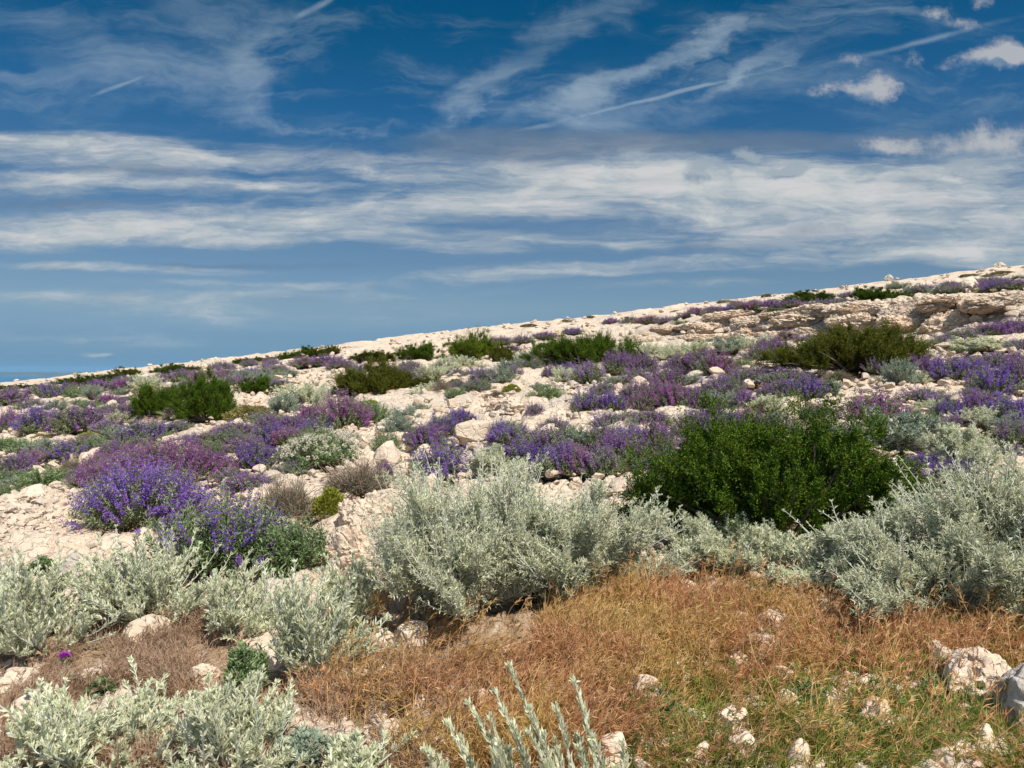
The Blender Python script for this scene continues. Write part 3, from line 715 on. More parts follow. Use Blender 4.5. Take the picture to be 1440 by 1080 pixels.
# small bright herbs in the dry grass
for k, x, y, w, h, lab in [
    ('g', 345, 990, 62, 78, 'bright green feathery herb among the leaning silvery stems'),
    ('g', 142, 985, 26, 24, 'little green herb by the pale stones near the thistle'),
    ('g', 60, 812, 30, 26, 'little green herb at the edge of the bare scree'),
    ('ag', 432, 1090, 76, 50, 'dark grey-green leafy herb at the bottom edge beside silvery sprigs'),
    ('g', 1080, 858, 70, 34, 'green weed at the shaded edge between dry grass and silvery shrubs'),
    ('g', 1345, 1005, 84, 44, 'low green herb growing against the large pale stone'),
    ('g', 1130, 1000, 80, 30, 'low green herb in the olive grass between scattered stones'),
    ('g', 940, 1020, 60, 26, 'low green herb in the grass near the leaning pale stone')]:
    shrub(k, x, y, w, h, lab, True)

# the same cover goes on beside the view
for k, x, y, w, h in [('a', 1640, 880, 230, 170), ('sp', 1560, 690, 110, 60), ('sv', 1500, 640, 90, 50), ('sm', 1640, 600, 90, 44), ('ag', 1560, 600, 90, 44), ('sp', 1520, 545, 80, 36), ('jo', 1610, 520, 150, 50),
                      ('sp', 1500, 500, 70, 28), ('a', 1720, 740, 140, 90), ('sl', 1480, 590, 60, 34), ('sp', 1700, 660, 90, 46), ('g', 1600, 640, 70, 36),
                      ('a', -130, 930, 220, 140), ('sp', -90, 660, 100, 46), ('sv', -60, 610, 80, 40), ('j', -130, 590, 110, 60), ('sp', -180, 640, 90, 40), ('ag', -70, 700, 90, 44), ('sm', -160, 720, 110, 54), ('sl', -40, 565, 60, 22)]:
    shrub(k, x, y, w, h)

# ================================================================== thistles
def thistle(px, py, hpx, label):
    p = at(px, py); m = p[1] / 1080; H = hpx * m
    t = thing('thistle_plant', 'thistle', p, 0, (1, 1, 1), 'magenta thistles')
    rng = np.random.default_rng(int(px))
    C = bez(np.array([[0, 0, -0.02]]), np.array([[0.02, 0, H * 0.5]]), np.array([[0, 0, H]]), 8)
    s = Geo(); s.tubes(C, 0.004, 0.0025, 5); put(s.mesh('thistle_stem', M['stem']), 'stem', t)
    g = Geo(); leafy(g, C, 12, 0.05, 0.012, 0.1, 0.7, rng); put(g.mesh('thistle_leaves', M['grey_leaf']), 'foliage', t)
    c = Geo(); n = 60; d = nrm(rng.normal(0, 1, (n, 3))); c.leaves(np.array([0, 0, H + 0.004]) + d * np.array([0.011, 0.011, 0.013]), d + np.array([0, 0, 1.2]), 0.012, 0.006, 0.1, 0.1, False, 0.4, rng)
    fh = put(c.mesh('thistle_bracts', M['green_leaf']), 'flower_cup', t)
    f = Geo(); n = 160; d = nrm(rng.normal(0, 1, (n, 3)) * np.array([1, 1, 0.5]) + np.array([0, 0, 0.75]))
    f.leaves(np.array([0, 0, H + 0.015]) + d * 0.006, d, rng.uniform(0.014, 0.027, n), 0.0045, 0.2, 0.1, False, 0.6, rng)
    put(f.mesh('thistle_florets', M['fl_thistle']), 'flower_head', t)
    t['label'] = label; FOOT.append((p[0], p[1], 0.05))
thistle(91, 968, 40, 'single magenta thistle flower on dry grass before a silvery shrub')
thistle(906, 775, 66, 'small magenta thistle flower between silvery shrub and large juniper')

# ================================================================== sprigs close to the eye
def sprig_plant():
    base = at(735, 1150); base[2] = float(macro(base[0], base[1]))
    t = thing('silver_sprig_plant', 'silver shrub', base, 0, (1, 1, 1), None)
    t['label'] = 'loose fan of tall silvery sprigs rising at the bottom edge over stones'
    rng = np.random.default_rng(5)
    tips = [(717, 940, 62, .05), (808, 960, 32, .03), (698, 977, 58, .02), (660, 992, 66, .08), (630, 1020, 70, .10), (647, 1040, 60, .02), (783, 998, 36, -.03), (745, 1000, 50, -.06),
            (876, 1050, -6, .0), (690, 1012, 60, -.08), (722, 1022, 50, -.10), (832, 1040, 10, .06), (598, 1058, 60, .05), (765, 1035, 40, -.10)]
    for _ in range(20):
        px = rng.uniform(590, 870); tips.append((px, 1020 + 45 * rng.random() + 30 * abs((px - 730) / 140) ** 2, rng.uniform(10, 70), rng.uniform(-0.14, 0.14)))
    for px, py, lean, off in tips:
        dx, dy, dz = pix_ray(px, py); r = (base[1] + off) / dy
        tip = np.array([dx * r, dy * r, CAM_H + dz * r]) - base
        k = (1150 - py) / 130
        bx, by_, bz = pix_ray(px + lean * k * 0.9, 1150); rr_ = (base[1] + off * 0.3) / by_
        b = np.array([bx * rr_, by_ * rr_, 0]) - base; b[2] = float(macro(b[0] + base[0], b[1] + base[1])) - base[2] - 0.02
        mid = b * 0.5 + tip * 0.5 + np.array([0.012 * rng.normal(), 0.01, 0.02])
        C = bez(b[None], mid[None], tip[None], 10)
        s = Geo(); s.tubes(C, 0.0045, 0.002, 6); st = put(s.mesh('sprig_stem', M['silver_stem'], True), 'stem', t)
        g = Geo(); ln = np.linalg.norm(tip - b); per = int(ln * 150)
        leafy(g, C, per, 0.046, 0.0135, 0.12, 0.34, rng, True, 0.25, 0.42, 0.25, -0.06, 9)
        put(g.mesh('sprig_leaves', M['silver']), 'leaves', st)
    FOOT.append((base[0], base[1], 0.3))
sprig_plant()

# ================================================================== ground
def ground():
    rad = np.concatenate([np.geomspace(0.08, 1.7, 12), np.geomspace(1.78, 58, 520), np.geomspace(60, 2200, 50)])
    A = math.radians(47)
    ang = np.concatenate([np.linspace(-A, A, 620), np.linspace(A, 2 * PI - A, 60)[1:-1]])
    R, T = np.meshgrid(rad, ang, indexing='ij')
    x = R * np.sin(T); y = R * np.cos(T); z = macro(x, y)
    px, py = to_pix(np.stack([x, y, z], -1))
    front = (y > 1)
    soil = np.zeros_like(x)
    for poly, v in ((DRY, 0.62), (DRYL, 0.60), (GREEN, 0.5)):
        soil = np.maximum(soil, np.where(front & poly_in(px, py, poly), v, 0))
    grassy = soil.copy()
    under = np.zeros_like(x)
    for fx, fy, fr in FOOT:
        d = np.hypot(x - fx, y - fy)
        under = np.maximum(under, 0.72 * (1 - sstep(0.5, 1.15, d / max(fr, 0.1))))
    soil = np.maximum(soil, under)
    k = 5                                             # soften the grass edges a little
    for _ in range(k):
        soil = (soil + np.roll(soil, 1, 1) + np.roll(soil, -1, 1) + np.roll(soil, 1, 0) + np.roll(soil, -1, 0)) / 5
    near = R < 59
    sp = np.maximum(R * 0.0068, 0.01)
    rel = np.zeros_like(x)
    for s, a, sd in ((1.25, 0.16, 31), (0.5, 0.07, 41), (0.22, 0.05, 51), (0.09, 0.028, 61)):
        w = np.clip(s / (3.2 * sp), 0, 1)
        if s == 1.25: w = w * sstep(3.5, 7, R)
        q = 0.5 * s
        wx = x + 0.22 * s * vn(x / q, y / q, 7); wy = y + 0.22 * s * vn(x / q + 9, y / q, 8)
        rel += a * w * cell_relief(wx, wy, s, sd)
    rel += 0.02 * fbm(x * 9, y * 9, 3, 71) * np.clip(0.1 / sp, 0, 1)
    pocket = (1 - sstep(-0.11, -0.035, rel)) * sstep(-0.1, 0.25, fbm(x / 1.7, y / 1.7, 3, 91)) * near
    soil = np.maximum(soil, 0.55 * pocket)
    rel *= np.where(near, 1, 0) * (1 - 0.7 * np.clip(grassy * 1.5, 0, 1)) * sstep(1.2, 2.4, R)
    z = z + rel
    nr, na = R.shape
    V = np.stack([x, y, z], -1).reshape(-1, 3)
    V = np.concatenate([V, [[0, 0, 0]]])
    i = np.arange(nr - 1)[:, None] * na; j = np.arange(na)[None]; j2 = (j + 1) % na
    f = np.stack([i + j, i + j2, i + na + j2, i + na + j], -1).reshape(-1, 4)[:, ::-1]
    cap = np.stack([np.full(na, nr * na), np.arange(na), (np.arange(na) + 1) % na], 1)[:, ::-1]
    me = mk_mesh('ground', V, [f, cap], M['ground'], True, {'soil': np.concatenate([soil.ravel(), [0]])})
    o = put(me, 'ground'); o['kind'] = 'structure'
ground()

# ================================================================== rocks
def ico(sub):
    import bmesh
    bm = bmesh.new(); bmesh.ops.create_icosphere(bm, subdivisions=sub, radius=1.0)
    v = np.array([p.co[:] for p in bm.verts]); f = np.array([[q.index for q in p.verts] for p in bm.faces]); bm.free()
    return v, f
ICO = {s: ico(s) for s in (2, 3, 5, 6)}

def worley3(p, seed):
    q = np.floor(p); f1 = np.full(len(p), 9.0); f2 = f1.copy(); hv = np.zeros(len(p))
    for i in (-1, 0, 1):
        for j in (-1, 0, 1):
            for k in (-1, 0, 1):
                cx, cy, cz = q[:, 0] + i, q[:, 1] + j, q[:, 2] + k
                o = np.stack([cx + h3(cx, cy, cz, seed), cy + h3(cx, cy, cz, seed + 1), cz + h3(cx, cy, cz, seed + 2)], 1)
                e = p - o; d = np.sqrt((e * e).sum(1))
                tl = h3(cx, cy, cz, seed + 3) - 0.5 + (h3(cx, cy, cz, seed + 4) - 0.5) * e[:, 0] * 1.5 + (h3(cx, cy, cz, seed + 5) - 0.5) * e[:, 2] * 1.5
                n = d < f1
                f2 = np.where(n, f1, np.minimum(f2, d)); hv = np.where(n, tl, hv); f1 = np.where(n, d, f1)
    return hv, f2 - f1

def knobbly_verts(seed, sx, sy, sz):
    """A long weathered outcrop, broken into blocks and chips with sharp joints at several sizes."""
    v, f = ICO[6]; d = v.copy(); v = v * np.array([sx, sy, sz])
    v = v * (1 + 0.35 * vn3(d * 1.6 + seed, seed))[:, None]
    q = v * np.array([1, 1, 1.7]) + 0.12 * np.stack([vn3(v * 3 + 7, seed), vn3(v * 3 + 17, seed), vn3(v * 3 + 27, seed)], 1)
    r = 0
    for fr, w in ((1.7, 0.46), (3.7, 0.30), (8.0, 0.15), (16, 0.06)):
        c, e = worley3(q * fr + seed * 3.1, seed + int(fr))
        r = r + w * (c * 1.0 * sstep(0.0, 0.14, e) - 0.42 * (1 - sstep(0.0, 0.12, e)))
    r = r + 0.10 * vn3(v * 9, seed) + 0.05 * vn3(v * 22, seed)
    v = v + d * (r * 0.62 * sz)[:, None]
    return v, f

def rock_verts(seed, planes=16, cut=(0.55, 0.9), rough=0.10, pits=0.0, sub=5, strata=0.0, box=0.0):
    rng = np.random.default_rng(seed)
    v, f = ICO[sub]; v = v.copy(); d0 = v.copy()
    v *= 1 + 0.3 * vn3(d0 * 1.4 + seed, seed)[:, None]
    if box:
        for n in nrm(np.array([[1, 0, 0], [-1, 0, 0], [0, 1, 0], [0, -1, 0], [0, 0, 1], [0, 0, -1.0]]) + rng.normal(0, 0.16, (6, 3))):
            v -= np.maximum(v @ n - box * rng.uniform(0.85, 1.1), 0)[:, None] * n * 0.97
    for _ in range(planes):
        n = nrm(rng.normal(0, 1, 3)); c = rng.uniform(*cut)
        e = v @ n - c
        v -= np.maximum(e, 0)[:, None] * n * 0.96
    r = vn3(v * 2.6 + seed * 1.7, seed + 1) * 1.1 + vn3(v * 6 + 5, seed + 2) * 0.5 + vn3(v * 14 + 9, seed + 3) * 0.28
    v += d0 * (r * rough)[:, None]
    if sub == 5: v += d0 * (vn3(v * 26 + 2, seed + 8) * rough * 0.22)[:, None]
    if strata: v[:, 2] += strata * 0.09 * np.sin(v[:, 2] * 16 + 3 * vn3(v * 2, seed + 4)); v *= (1 + strata * 0.07 * np.sign(np.sin(v[:, 2] * 13 + 2 * vn3(v * 1.5, seed + 5))) )[:, None]
    if pits: v -= d0 * (pits * np.maximum(0, vn3(v * 5.5 + 3, seed + 6) - 0.06))[:, None]
    return v, f

SHAPES = [   # adjective, args, squash
 ('angular', dict(planes=12, cut=(0.5, 0.85), rough=0.07), (1, 0.85, 0.8)),
 ('blocky', dict(planes=3, cut=(0.75, 0.95), rough=0.06, box=0.62), (1, 0.8, 0.85)),
 ('flat', dict(planes=12, cut=(0.55, 0.85), rough=0.06), (1.1, 0.85, 0.42)),
 ('rounded', dict(planes=22, cut=(0.72, 0.95), rough=0.10), (1, 0.9, 0.75)),
 ('pitted', dict(planes=14, cut=(0.6, 0.9), rough=0.14, pits=0.7), (1, 0.85, 0.8)),
 ('wedge-shaped', dict(planes=6, cut=(0.3, 0.6), rough=0.08), (1.05, 0.7, 0.8)),
 ('layered', dict(planes=10, cut=(0.55, 0.85), rough=0.11, strata=0.35, pits=0.3), (1.1, 0.85, 0.65)),
 ('jagged', dict(planes=18, cut=(0.45, 0.8), rough=0.20, pits=0.3), (1, 0.8, 0.9)),
    ('long fractured', dict(knob=(2.2, 1.0, 0.55)), (1, 1, 1)),
    ('broad fractured', dict(knob=(1.5, 1.0, 0.62)), (1, 1, 1)),
    ('humped fractured', dict(knob=(1.7, 0.9, 0.7)), (1, 1, 1)),
]
RP = {}
def rock_mesh(i, mat):
    key = (i, mat)
    if key not in RP:
        ad, kw, sq = SHAPES[i]
        v, f = knobbly_verts(300 + i * 13, *kw['knob']) if 'knob' in kw else rock_verts(300 + i * 13, **kw)
        v = v * np.array(sq); v -= (v.max(0) + v.min(0)) / 2
        v = v / (np.ptp(v[:, 0]))                        # one metre wide
        me = mk_mesh('limestone_' + ad.replace('-', '_'), v, f, M[mat], True)
        try: me.set_sharp_from_angle(angle=math.radians(38))
        except Exception: pass
        RP[key] = (me, float(np.ptp(v[:, 2])))
    return RP[key]

ROCKS = []
def rock(i, px, py, w, h, mat='rock', rz=0.0, tilt=(0, 0), label=None, name='limestone_rock', cat='rock', sink=0.3, group='loose limestone rocks on the slope'):
    p = at(px, py); m = math.hypot(p[0], p[1]) / 1080
    W = w * m; H = h * m
    me, hh = rock_mesh(i, mat)
    back = W * 0.3 / max(p[1], 1)
    q = p[:2] * (1 + back); z = float(macro(q[0], q[1]))
    sz = H / (1 - sink) / hh
    t = thing(name, cat, (q[0], q[1], z + H / (1 - sink) * (0.5 - sink)), rz, (W, W * random.uniform(0.75, 1.0), sz), group, me)
    t.rotation_euler = (tilt[0], tilt[1], rz)
    ROCKS.append([t, i, px, py, w, h, label]); FOOT.append((q[0], q[1], W * 0.4))
    return t

for a in [
 (4, 1368, 1004, 104, 62, 'rock', 0.4, (0.1, 0), 'largest pale pitted stone in the grass beside the grey boulder'),
 (1, 1326, 958, 44, 40, 'rock', 1.2, (0, 0.1), 'small blocky stone leaning on the largest pale stone'),
 (4, 1462, 1052, 104, 78, 'rock_dark', 2.0, (0, 0), 'grey lichen-covered boulder at the edge beside the largest pale stone'),
 (1, 1030, 1042, 40, 38, 'rock', 0.3, (0.05, 0), 'upright blocky white stone in the green grass'),
 (0, 1036, 1072, 56, 34, 'rock', 1.9, (0, 0), 'pale angular stone directly below the upright blocky white stone'),
 (5, 986, 1082, 32, 32, 'rock', 0.5, (0, 0.3), 'small pointed white stone at the bottom edge'),
 (0, 1122, 1086, 38, 36, 'rock', 2.7, (0, 0), 'angular stone at the bottom edge below the layered stone'),
 (6, 1232, 1040, 62, 40, 'rock', 0.6, (0, 0.3), 'layered stone sloping down in green grass'),
 (0, 1268, 1030, 26, 18, 'rock', 0.1, (0, 0), 'small angular stone just behind the layered stone'),
 (2, 1352, 1075, 46, 24, 'rock', 0.5, (0, 0), 'flat white stone at the bottom edge, biggest of the white heap'),
 (3, 1384, 1060, 34, 28, 'rock', 0.5, (0, 0), 'rounded white stone in the heap below the largest pale stone'),
 (0, 1326, 1092, 40, 32, 'rock', 0.9, (0, 0), 'angular white stone at the bottom of the white heap'),
 (2, 1400, 1070, 42, 18, 'rock', 0.2, (0, 0), 'flat white stone in the heap under the grey boulder'),
 (7, 1412, 905, 46, 34, 'rock', 1.0, (0, 0), 'jagged pale stone tucked under the widest silvery shrub'),
 (5, 908, 996, 52, 42, 'rock', 0.2, (0, -0.35), 'leaning pale stone in the olive grass'),
 (0, 966, 982, 34, 32, 'rock', 0.8, (0, 0), 'angular pale stone just past the leaning pale stone'),
 (0, 858, 1082, 70, 44, 'rock', 1.4, (0, 0), 'broad pale stone at the bottom edge behind the silvery sprigs'),
 (2, 668, 998, 46, 20, 'rock', 0.2, (0, 0), 'flat stone half hidden in dry grass behind the sprigs'),
 (2, 760, 962, 40, 18, 'rock', 2.2, (0, 0), 'flat stone in dry grass past the tallest sprig'),
 (1, 578, 915, 46, 32, 'rock', 0.4, (0, 0), 'pinkish blocky stone in dry grass under the big silvery shrub'),
 (2, 540, 912, 50, 22, 'rock', 2.5, (0, 0), 'flat stone in dry grass beside the pinkish blocky stone'),
 (0, 552, 1052, 50, 38, 'rock', 0.5, (0, 0), 'angular stone among grey-brown grass near the sprigs'),
 (2, 612, 1062, 40, 20, 'rock', 0.5, (0, 0), 'flat stone just beside the silvery sprigs'),
 (3, 205, 905, 62, 30, 'rock', 0.4, (0, 0), 'pale rounded stone in dry grass below the dense silvery shrub'),
 (2, 132, 965, 48, 20, 'rock', 0.4, (0, 0), 'flat pale stone in dry grass near the thistle'),
 (6, 22, 985, 52, 30, 'rock', 0.4, (0, 0), 'layered stone in dry grass at the frame edge'),
 (0, 40, 1022, 56, 38, 'rock', 1.7, (0, 0), 'angular stone in dry grass behind the corner shrub'),
 (7, 290, 965, 46, 24, 'rock', 0.6, (0, 0), 'jagged stone in dun grass behind spreading silvery sprigs'),
 (2, 667, 624, 60, 36, 'rock', 0.25, (0.7, 0.1), 'big flat cream slab with dark cracks beside violet sage'),
 (3, 545, 655, 46, 32, 'rock', 0.8, (0, 0), 'rounded white stone below the fresh green clump'),
 (3, 597, 650, 30, 24, 'rock', 0.2, (0, 0), 'small rounded white stone touching the dark violet sage'),
 (0, 522, 655, 36, 20, 'rock', 0.2, (0, 0), 'angular stone between white-flowered shrub and rounded white stone'),
 (0, 566, 678, 40, 26, 'rock', 1.2, (0, 0), 'angular stone in front of the rounded white stone'),
 (0, 602, 702, 40, 34, 'rock', 1.8, (0, 0), 'angular cream stone right under the dark violet sage'),
 (3, 570, 694, 32, 22, 'rock', 1.8, (0, 0), 'small rounded stone topping the rock outcrop'),
 (6, 722, 578, 44, 18, 'rock', 1.8, (0, 0), 'layered brownish stone on the rubble past the cream slab'),
 (3, 102, 808, 28, 24, 'rock_dark', 1.8, (0, 0), 'brown weathered stone on the bare scree'),
 (3, 50, 702, 40, 16, 'rock', 0.8, (0, 0), 'low pale stone at the top of the bare scree'),
 (4, 28, 600, 26, 20, 'rock', 0.8, (0, 0), 'pitted stone between two purple sages near the edge'),
 (3, 252, 640, 40, 18, 'rock', 0.1, (0, 0), 'rounded stone by the green clump below the twin junipers'),
 (4, 1249, 393, 12, 9, 'rock_dark', 0.1, (0, 0), 'dark boulder sitting on the white crest'),
 (4, 1404, 378, 16, 8, 'rock_dark', 0.1, (0, 0), 'low grey boulder on the highest end of the crest'),
]:
    rock(*a[:8], label=a[8])

# the outcrop in front of the big silvery shrub, and the weathered bank under the crest
for i, (s, x, y, w, h, mt, rz, sk) in enumerate([
    (9, 540, 812, 150, 78, 'rock_tan', 0.2, 0.4), (10, 490, 790, 92, 50, 'rock_tan', 1.0, 0.4), (8, 555, 752, 150, 52, 'rock', 0.15, 0.4), (9, 500, 742, 72, 36, 'rock', 2.3, 0.4),
    (0, 548, 716, 60, 26, 'rock', 0.7, 0.3), (1, 585, 726, 50, 34, 'rock', 0.4, 0.3), (10, 600, 775, 70, 46, 'rock_tan', 2.9, 0.4)]):
    rock(s, x, y, w, h, mt, rz, (0, 0), None, 'rock_outcrop', 'outcrop', sk, 'boulders of the rock outcrop')
rb = random.Random(4)
for row, (dy, hh) in enumerate(((0, 11), (-11, 11), (-22, 9))):
    x = 925 + row * 30
    while x < 1480:
        t = (x - 955) / 485
        w = rb.uniform(70, 120) * (0.75 + 0.45 * t); h = hh * rb.uniform(0.8, 1.2) * (0.75 + 0.65 * t)
        y = 480 - 8 * t + dy * (0.55 + 0.9 * t) + rb.uniform(-3, 3)
        rock(rb.choice((8, 9, 10)), x, y, w, h, rb.choice(('rock_tan', 'rock_tan', 'rock')), rb.choice((0, PI)) + rb.uniform(-0.45, 0.45), (rb.uniform(-.08, .08), rb.uniform(-.08, .08)), None, 'rock_outcrop', 'outcrop', 0.6, 'boulders of the weathered rocky bank')
        x += w * rb.uniform(0.5, 0.72)
rock(3, 1362, 412, 34, 18, 'rock', 0.4, (0, 0), 'round-backed boulder perched on top of the rocky bank', 'rock_outcrop', 'outcrop', 0.25, 'boulders of the weathered rocky bank')
rock(7, 1040, 472, 22, 17, 'rock_dark', 0.4, (0, 0), 'dark shaded boulder at the low end of the rocky bank', 'rock_outcrop', 'outcrop', 0.3, 'boulders of the weathered rocky bank')  # the shade on this boulder is put into its colour by the dark stone

# other loose rocks lying on open ground
def open_ground(px, py, keep=1.0):
    for t, k, sx, sy, w, h, l in SHRUBS:
        if abs(px - sx) < w * 0.5 * keep and sy - h * 0.95 < py < sy + 2: return False
    return True
rr = random.Random(21); n = 0; guard = 0
while n < 150 and guard < 9000:
    guard += 1
    x = rr.uniform(4, 1436); y = 395 + 440 * rr.random() ** 1.15
    sky_y = 540 - (x / 1440) * 165
    if y < sky_y + 14 or y > 850: continue
    g = at(x, y)
    if x > 950 and 405 < y < 480: continue
    if not open_ground(x, y, 0.95): continue
    sc = (y - sky_y) / 260
    w = rr.uniform(9, 19) * (0.5 + sc); h = w * rr.uniform(0.35, 0.6)
    if any(abs(x - r[2]) < (w + r[4]) * 0.42 and abs(y - r[3]) < (h + r[5]) * 0.42 for r in ROCKS): continue
    rock(rr.choice((0, 0, 1, 2, 5, 4, 5, 6, 7)), x, y, w, h, rr.choice(('rock', 'rock', 'rock', 'rock_grey')), rr.uniform(0, 6.3), (rr.uniform(-.3, .3), rr.uniform(-.3, .3)))
    n += 1

rs = random.Random(50); n = 0; guard = 0
while n < 84 and guard < 8000:
    guard += 1
    x = rs.uniform(430, 1440); y = rs.uniform(870, 1085)
    right = x > 960 and y > 985
    if not right and rs.random() < 0.4: continue
    if not (bool(poly_in(np.array(x), np.array(y), GREEN)) or bool(poly_in(np.array(x), np.array(y), DRY))): continue
    if not open_ground(x, y, 0.8): continue
    w = rs.uniform(16, 40) * (1.2 if right else 1.0); h = w * rs.uniform(0.34, 0.55)
    if any(abs(x - r[2]) < (w + r[4]) * 0.45 and abs(y - r[3]) < (h + r[5]) * 0.5 for r in ROCKS): continue
    rock(rs.choice((0, 0, 1, 2, 5, 7)), x, y, w, h, rs.choice(('rock', 'rock', 'rock_tan', 'rock_grey')), rs.uniform(0, 6.3), (rs.uniform(-.3, .3), rs.uniform(-.3, .3)), sink=0.38)
    n += 1

# ------------------------------------------------------------------ rubble too small and many to count
def rubble():
    rng = np.random.default_rng(77)
    N = 20000
    px = rng.uniform(-260, 1700, N); py = 380 + 720 * rng.uniform(0, 1, N)
    px[:2600] = rng.uniform(-10, 150, 2600); py[:2600] = rng.uniform(685, 800, 2600)      # the bare scree is thick with chips
    base = ICO[2]
    protos = []
    for s in range(14):
        v, f = rock_verts(900 + s * 7, planes=7, cut=(0.35, 0.7), rough=0.05, sub=2); protos.append(v)
    c, s_ = math.cos(PITCH), math.sin(PITCH)
    V = []; F = []; n = 0
    X = (px - 720) / 1080; Y = (540 - py) / 1080
    dx, dy, dz = X, c + Y * s_, -s_ + Y * c
    tt = np.geomspace(1.4, 43, 260)
    Z = CAM_H + dz[:, None] * tt; G = macro(dx[:, None] * tt, dy[:, None] * tt)
    hit = (Z < G); ok = hit.any(1); ti = tt[hit.argmax(1)]
    fx = np.array([q[0] for q in FOOT]); fy = np.array([q[1] for q in FOOT]); fr = np.array([q[2] for q in FOOT])
    for i in np.nonzero(ok)[0]:
        r = ti[i]; x = dx[i] * r; y = dy[i] * r
        x += rng.normal(0, 0.01 * r); y += rng.normal(0, 0.015 * r)
        if np.any((x - fx) ** 2 + (y - fy) ** 2 < (fr * 0.55) ** 2): continue
        grassy = any(bool(poly_in(np.array(px[i]), np.array(py[i]), P)) for P in (DRY, DRYL))
        if grassy and rng.random() < 0.9: continue
        if i >= 2600 and vn(np.array(x / 0.9), np.array(y / 0.9), 17) < -0.16 + 0.2 * rng.random() - 0.1: continue
        sz = (0.0040 * r) * rng.lognormal(0, 0.5) + 0.006
        sz = min(sz, 0.15) * (0.7 if i < 2600 else 1)
        v = protos[rng.integers(0, 14)] * np.array([1, rng.uniform(.6, 1), rng.uniform(.45, .8)])
        a = rng.uniform(0, 6.28); ca, sa = math.cos(a), math.sin(a)
        w = np.stack([v[:, 0] * ca - v[:, 1] * sa, v[:, 0] * sa + v[:, 1] * ca, v[:, 2]], 1) * sz
        w += np.array([x, y, float(macro(x, y)) + sz * 0.3 + 0.008 * r ** 0.5])
        V.append(w); F.append(base[1] + n); n += len(w)
    me = mk_mesh('rubble', np.concatenate(V), np.concatenate(F), M['rock'], False)
    o = put(me, 'rubble'); o['kind'] = 'stuff'; o['label'] = 'loose pale limestone rubble covering the open slope'
rubble()

# ------------------------------------------------------------------ grass
NEAR_ROCKS = [(r[0].location.x, r[0].location.y, r[0].scale.x * 0.5) for r in ROCKS if r[0].location.y < 5]
def grass(name, polys, n, mat, hgt, label, seed, heads=0.4, wid=0.0035, thin=None):
    rng = np.random.default_rng(seed)
    pts = []
    tot = 0
    while tot < n:
        px = rng.uniform(-20, 1640, n); py = rng.uniform(790, 1095, n)
        ok = np.zeros(n, bool)
        for P, pr in polys: ok |= poly_in(px + rng.normal(0, 12, n), py + rng.normal(0, 9, n), P) & (rng.random(n) < pr)
        px, py = px[ok], py[ok]
        X = (px - 720) / 1080; Y = (540 - py) / 1080; c, s = math.cos(PITCH), math.sin(PITCH)
        dx, dy, dz = X, c + Y * s, -s + Y * c
        r = np.full(len(px), 3.0)
        for _ in range(14): r = np.clip(r + (CAM_H + dz * r - macro(dx * r, dy * r)) / 0.55 * 0.8, 1.3, 8)
        x = dx * r; y = dy * r
        d = vn(x / 0.17, y / 0.17, 3) + 0.6 * vn(x / 0.5, y / 0.5, 4)
        k = rng.random(len(x)) < np.clip(0.42 + d * 2.4, 0.02, 1)
        for qx, qy, qr in NEAR_ROCKS: k &= (x - qx) ** 2 + (y - qy + 0.25 * qr) ** 2 > (qr * 0.85) ** 2
        pts.append(np.stack([x[k], y[k]], 1)); tot += int(k.sum())
    P = np.concatenate(pts)[:n]
    z = macro(P[:, 0], P[:, 1]) - 0.01
    B = np.concatenate([P, z[:, None]], 1)
    cl = np.stack([vn(P[:, 0] / .2, P[:, 1] / .2, 8), vn(P[:, 0] / .2 + 40, P[:, 1] / .2, 8), np.zeros(len(P))], 1)
    D = nrm(np.array([0.12, -0.05, 1.0]) + cl * 1.3 + rng.normal(0, 0.34, B.shape) * np.array([1, 1, 0.2]))
    H = hgt * rng.lognormal(-0.1, 0.34, len(B)) * (1 + 0.5 * vn(P[:, 0] / .35, P[:, 1] / .35, 6))
    T = B + D * H[:, None]; T[:, 2] -= 0.12 * H
    mid = (B + T) / 2 + np.array([0, 0, 1]) * (H * 0.12)[:, None]
    g = Geo()
    C = bez(B, mid, T, 4)
    S = nrm(np.cross(D, rng.normal(0, 1, B.shape)))
    wv = np.array([1, 0.85, 0.6, 0.12]) * wid
    L = C - S[:, None] * wv[None, :, None] * 0.5; R = C + S[:, None] * wv[None, :, None] * 0.5
    v = np.stack([L, R], 2); nB = len(B); i = np.arange(nB)[:, None] * 8
    f = np.concatenate([i + np.array([[2 * k, 2 * k + 1, 2 * k + 3]]) for k in range(3)] + [i + np.array([[2 * k, 2 * k + 3, 2 * k + 2]]) for k in range(3)])
    g.add(v, f)
    hn = int(nB * heads)
    if hn:
        idx = rng.permutation(nB)[:hn]
        Q = np.repeat(T[idx], 4, 0); DD = np.repeat(nrm(T[idx] - mid[idx]), 4, 0)
        DD = DD + rng.normal(0, 0.4, Q.shape) + np.array([0.15, 0, -0.1])
        g.leaves(Q - DD * 0.008, DD, rng.uniform(0.022, 0.05, len(Q)), rng.uniform(0.002, 0.0042, len(Q)), 0.2, 0.15, False, 0.35, rng)
    o = put(g.mesh(name, M[mat]), name); o['kind'] = 'stuff'; o['label'] = label
